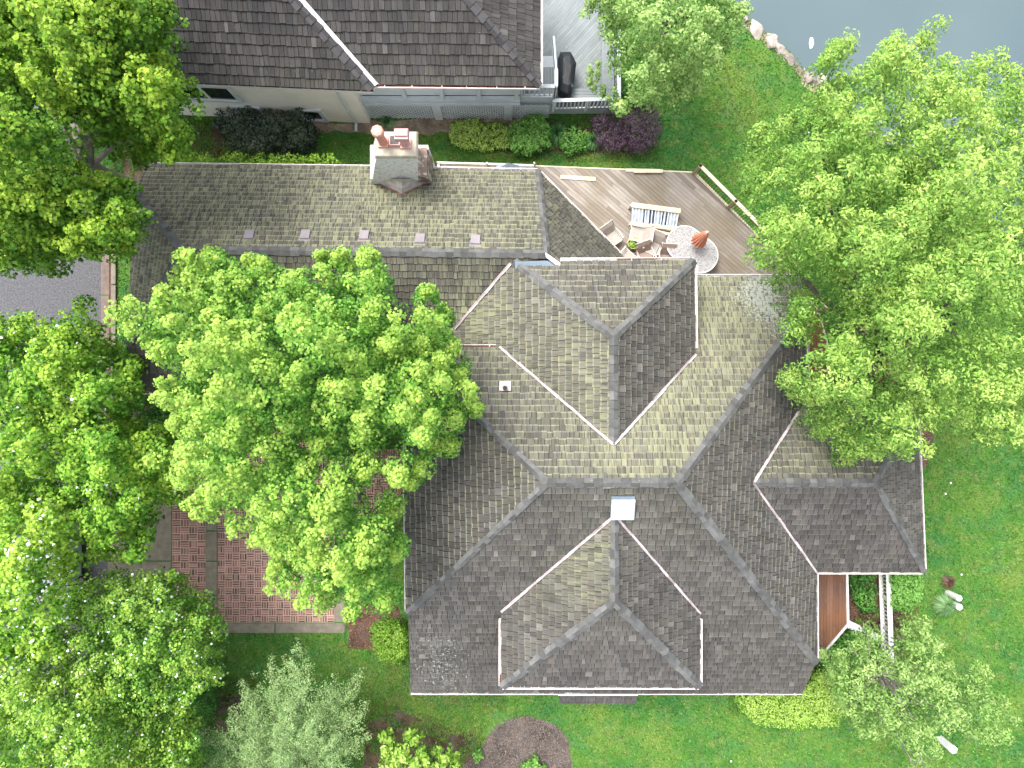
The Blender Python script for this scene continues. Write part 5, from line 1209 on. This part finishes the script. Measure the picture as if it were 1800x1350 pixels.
tree('ornamental_pear', 'sparse pale green tree with grey twigs on the lower right lawn', [(1500, 1130), (1530, 1100), (1580, 1110), (1600, 1085), (1632, 1100), (1650, 1125), (1640, 1150), (1668, 1170), (1700, 1195), (1720, 1170), (1722, 1200), (1742, 1215), (1762, 1240), (1755, 1275), (1738, 1300), (1700, 1292), (1690, 1285), (1660, 1262), (1640, 1290), (1635, 1375), (1605, 1360), (1590, 1310), (1555, 1280), (1520, 1290), (1490, 1250), (1460, 1230), (1450, 1180), (1440, 1150), (1480, 1140)],
     3.2, 6, (1560, 1190), 'L_pale', lobe=23, rl=.38, sub=11, rs=.21, nl=15, leaf=.115, asp=.42, stretch=1.4, seed=16, gap=.12, fill=.7, gaps=((1672, 1225, 6),), trunk_r=.14, bark='palebark', twig=3, limbs=20, tintb=.42)
def feather(name, label, base, tips, z0, mat):
    b = P(*base, 0); root = empty(name, b, label, 'tree'); Cs = []; tn = []; tb = MB(); tb.tube([b, b + np.array([0, 0, z0])], [.16, .1], 10)
    for (x, y, z) in tips:
        e = P(x, y, z); s = b + np.array([0, 0, z0 * .8]); L = np.linalg.norm(e - s); k = int(L / .10); tb.tube([s, (s + e) / 2 + np.array([0, 0, .1]), e], [.05, .035, .01], 6)
        for i in range(k):
            t_ = (i + 1) / k; wd_ = .66 * (1 - t_) ** .6 + .05
            for _ in range(5 if t_ < .9 else 1): Cs.append(s + (e - s) * t_ + np.array([RNG.normal() * wd_ * .75, RNG.normal() * wd_ * .75, .12 + RNG.normal() * .12])); tn.append(.30 + .35 * t_ + RNG.normal() * .1)
    V, c = clumps(np.array(Cs), .17, 20, .07, .32, .9, tint=np.array(tn)); mesh_quads('crown', V, c, M[mat], root); tb.build('trunk', M['bark'], root, smooth=True)
feather('feathery_conifer', 'feathery silvery-green conifer with upright plumes, bottom left of centre', (520, 1330), [(525, 1128, 4.6), (482, 1152, 4.2), (545, 1170, 4.6), (432, 1190, 4.2), (450, 1235, 4.2), (590, 1190, 4.0), (638, 1180, 3.6), (645, 1235, 3.8), (408, 1245, 3.8), (390, 1285, 3.6), (345, 1275, 3.4), (335, 1330, 3.4), (370, 1345, 3.8), (440, 1300, 4.6), (510, 1240, 5.0), (560, 1260, 5.0), (600, 1290, 4.4), (650, 1290, 3.8), (500, 1330, 5.2), (560, 1370, 4.6), (420, 1380, 4.4), (620, 1350, 4.2), (340, 1390, 3.5), (480, 1420, 4.5)], 3.2, 'L_sage')
tree('magnolia_sapling', 'small sapling with large pale yellow-green leaves at the bottom edge', [(678, 1275), (700, 1270), (705, 1300), (722, 1300), (722, 1275), (750, 1278), (755, 1310), (780, 1315), (795, 1312), (800, 1330), (818, 1350), (815, 1400), (680, 1400), (682, 1350), (672, 1320)],
     2.0, 3.2, (745, 1345), 'L_lime', lobe=20, rl=.26, sub=8, rs=.18, nl=9, leaf=.17, asp=.5, seed=18, fill=.4, gap=.15, trunk_r=.06, limbs=9, tintb=.45, twig=1)

# ------------------------------------------------------------ shrubs and plants
bush('dark_shrub', 'large dark green and bronze shrub against the cream wall', [(378, 200), (400, 185), (430, 190), (432, 176), (465, 172), (500, 185), (520, 178), (540, 195), (555, 225), (550, 255), (520, 272), (480, 270), (455, 268), (400, 262), (395, 235), (380, 220)], 1.9, 'L_dusk', 10, .19, 34, .085, lump=.65, rim=22)
bush('purple_barberry', 'rounded dark purple shrub beside the grey deck railing', [(1038, 210), (1060, 195), (1085, 190), (1110, 192), (1140, 178), (1158, 195), (1163, 230), (1150, 258), (1120, 272), (1095, 262), (1070, 268), (1050, 250)], 1.4, 'L_plum', 8, .14, 30, .055, lump=.55, rim=18)
bush('garden_hedge', 'bright green hedge strip just behind the garage gutter', [(312, 262), (330, 264), (345, 274), (360, 272), (390, 278), (410, 270), (440, 276), (480, 276), (500, 270), (530, 278), (560, 272), (590, 276), (602, 292), (602, 300), (300, 300), (305, 280)], 2.5, 'L_mid', 9, .19, 26, .09, tintb=.6, cat='hedge', rim=3, zb=.0, lump=.5)
bush('golden_groundcover', 'low yellow-green groundcover left of the taller green shrub by the lattice', [(795, 215), (840, 208), (848, 222), (870, 215), (895, 225), (898, 262), (850, 264), (800, 258), (790, 238)], .42, 'L_lime', 6, .10, 22, .06, zb=.0, tintb=.85, rim=6)
bush('green_shrub', 'leafy green shrub against the lattice, right of the yellow groundcover', [(893, 222), (925, 205), (955, 200), (970, 225), (968, 258), (930, 272), (895, 266)], .85, 'L_bush', 7, .14, 24, .085, tintb=.72)
bush('green_shrub', 'small round green shrub between the grass clumps by the railing', [(985, 232), (1010, 222), (1035, 235), (1032, 262), (1000, 272), (985, 258)], .6, 'L_bush', 7, .12, 20, .07, tintb=.7)
tuft('grass_clump', 'tall grassy clump right of the leafy shrub by the lattice', 980, 240, .55, 300, h=.6)
tuft('grass_clump', 'grassy clump touching the purple shrub', 1043, 252, .45, 240, h=.5)
tuft('grass_clump', 'small spiky plant at the corner of the cream wall and lattice', 682, 216, .38, 90, h=.35, wd=.035)
tuft('ornamental_grass', 'round ornamental grass clump beside the white posts on the lawn', 1654, 1060, .52, 520, h=.5, tintb=.75)
tuft('daylily_clump', 'grassy clump near the pond under the big tree', 1392, 222, .55, 260, h=.5)
tuft('spirea_tuft', 'dry brown tuft above the ornamental grass on the lawn', 1665, 1022, .34, 200, mat='L_brown', h=.25)
bush('golden_yew', 'rounded yellow-green shrub left of the brick house wall', [(652, 1100), (675, 1088), (700, 1092), (718, 1110), (720, 1150), (700, 1166), (670, 1160), (655, 1140)], 1.2, 'L_lime', 6, .13, 26, .06, tintb=.25)
bush('golden_shrub', 'wide bright yellow-green hedge below the south-east roof corner', [(1290, 1216), (1410, 1212), (1425, 1185), (1470, 1170), (1490, 1200), (1490, 1255), (1470, 1275), (1400, 1280), (1330, 1272), (1305, 1250)], 1.25, 'L_lime', 7, .15, 28, .062, tintb=.62, cat='shrub')
bush('green_shrub', 'dark green shrub in the shade between the red deck and pale tree', [(1440, 1160), (1470, 1125), (1500, 1105), (1540, 1125), (1545, 1150), (1500, 1175), (1460, 1185)], 1.3, 'L_bush', 8, .16, 24, .08, tintb=.4)
bush('green_shrub', 'dark green shrub between the red deck and the white fence', [(1494, 1010), (1536, 1006), (1538, 1072), (1518, 1078), (1500, 1050)], .7, 'L_bush', 8, .15, 18, .08, tintb=.35)
bush('green_shrub', 'dense green shrub right of the white fence below the roof corner', [(1562, 1006), (1618, 1003), (1624, 1030), (1618, 1060), (1590, 1076), (1564, 1070)], 1.2, 'L_bush', 7, .15, 26, .08, tintb=.68)
bush('brown_shrub', 'reddish brown shrub right of the white fence', [(1562, 1074), (1586, 1072), (1586, 1100), (1566, 1108)], .55, 'L_brown', 7, .12, 20, .06)
bush('brown_shrub', 'reddish brown twiggy shrub left of the white fence', [(1510, 1072), (1538, 1068), (1538, 1110), (1520, 1098)], .4, 'L_brown', 7, .12, 16, .06)
bush('green_shrub', 'dark shrub row in the shade at the front of the garage', [(235, 700), (300, 700), (330, 720), (330, 770), (290, 790), (240, 770)], .9, 'L_bush', 9, .17, 22, .09, tintb=.25)
bush('green_shrub', 'dark low shrubs in the strip beside the garage west wall', [(208, 560), (226, 560), (228, 620), (232, 690), (210, 690)], .7, 'L_bush', 8, .15, 20, .08, tintb=.25)
bush('green_shrub', 'dark bluish shrub at the edge of the lawn under the crabapple', [(330, 1190), (370, 1175), (382, 1210), (378, 1260), (340, 1265)], 1.2, 'L_bush', 8, .16, 22, .07, tintb=.4)
bush('peach_shrub', 'peach and orange leaved shrub glimpsed through the big tree', [(1505, 575), (1560, 570), (1600, 600), (1612, 660), (1560, 670), (1515, 640)], 1.3, 'L_orange', 9, .2, 20, .13)
bush('green_shrub', 'small seedling shrub on the dark mulch bed', [(829, 1320), (846, 1316), (850, 1332), (835, 1342)], .35, 'L_bush', 5, .09, 16, .07, tintb=.7)
bush('green_shrub', 'leafy plant on the mulch bed at the bottom edge', [(915, 1345), (940, 1330), (958, 1345), (962, 1365), (915, 1365)], .4, 'L_bush', 6, .11, 18, .08, tintb=.7)
bush('green_shrub', 'shrub at the end of the hedge strip left of the yellow-green hedge', [(1288, 1222), (1305, 1216), (1312, 1245), (1300, 1252)], .6, 'L_bush', 6, .12, 18, .06, tintb=.5)
bush('green_shrub', 'shaded green shrub under the weeping tree right of the grey deck', [(1092, 120), (1130, 110), (1150, 150), (1140, 185), (1100, 178)], .8, 'L_bush', 8, .15, 20, .08, tintb=.4)
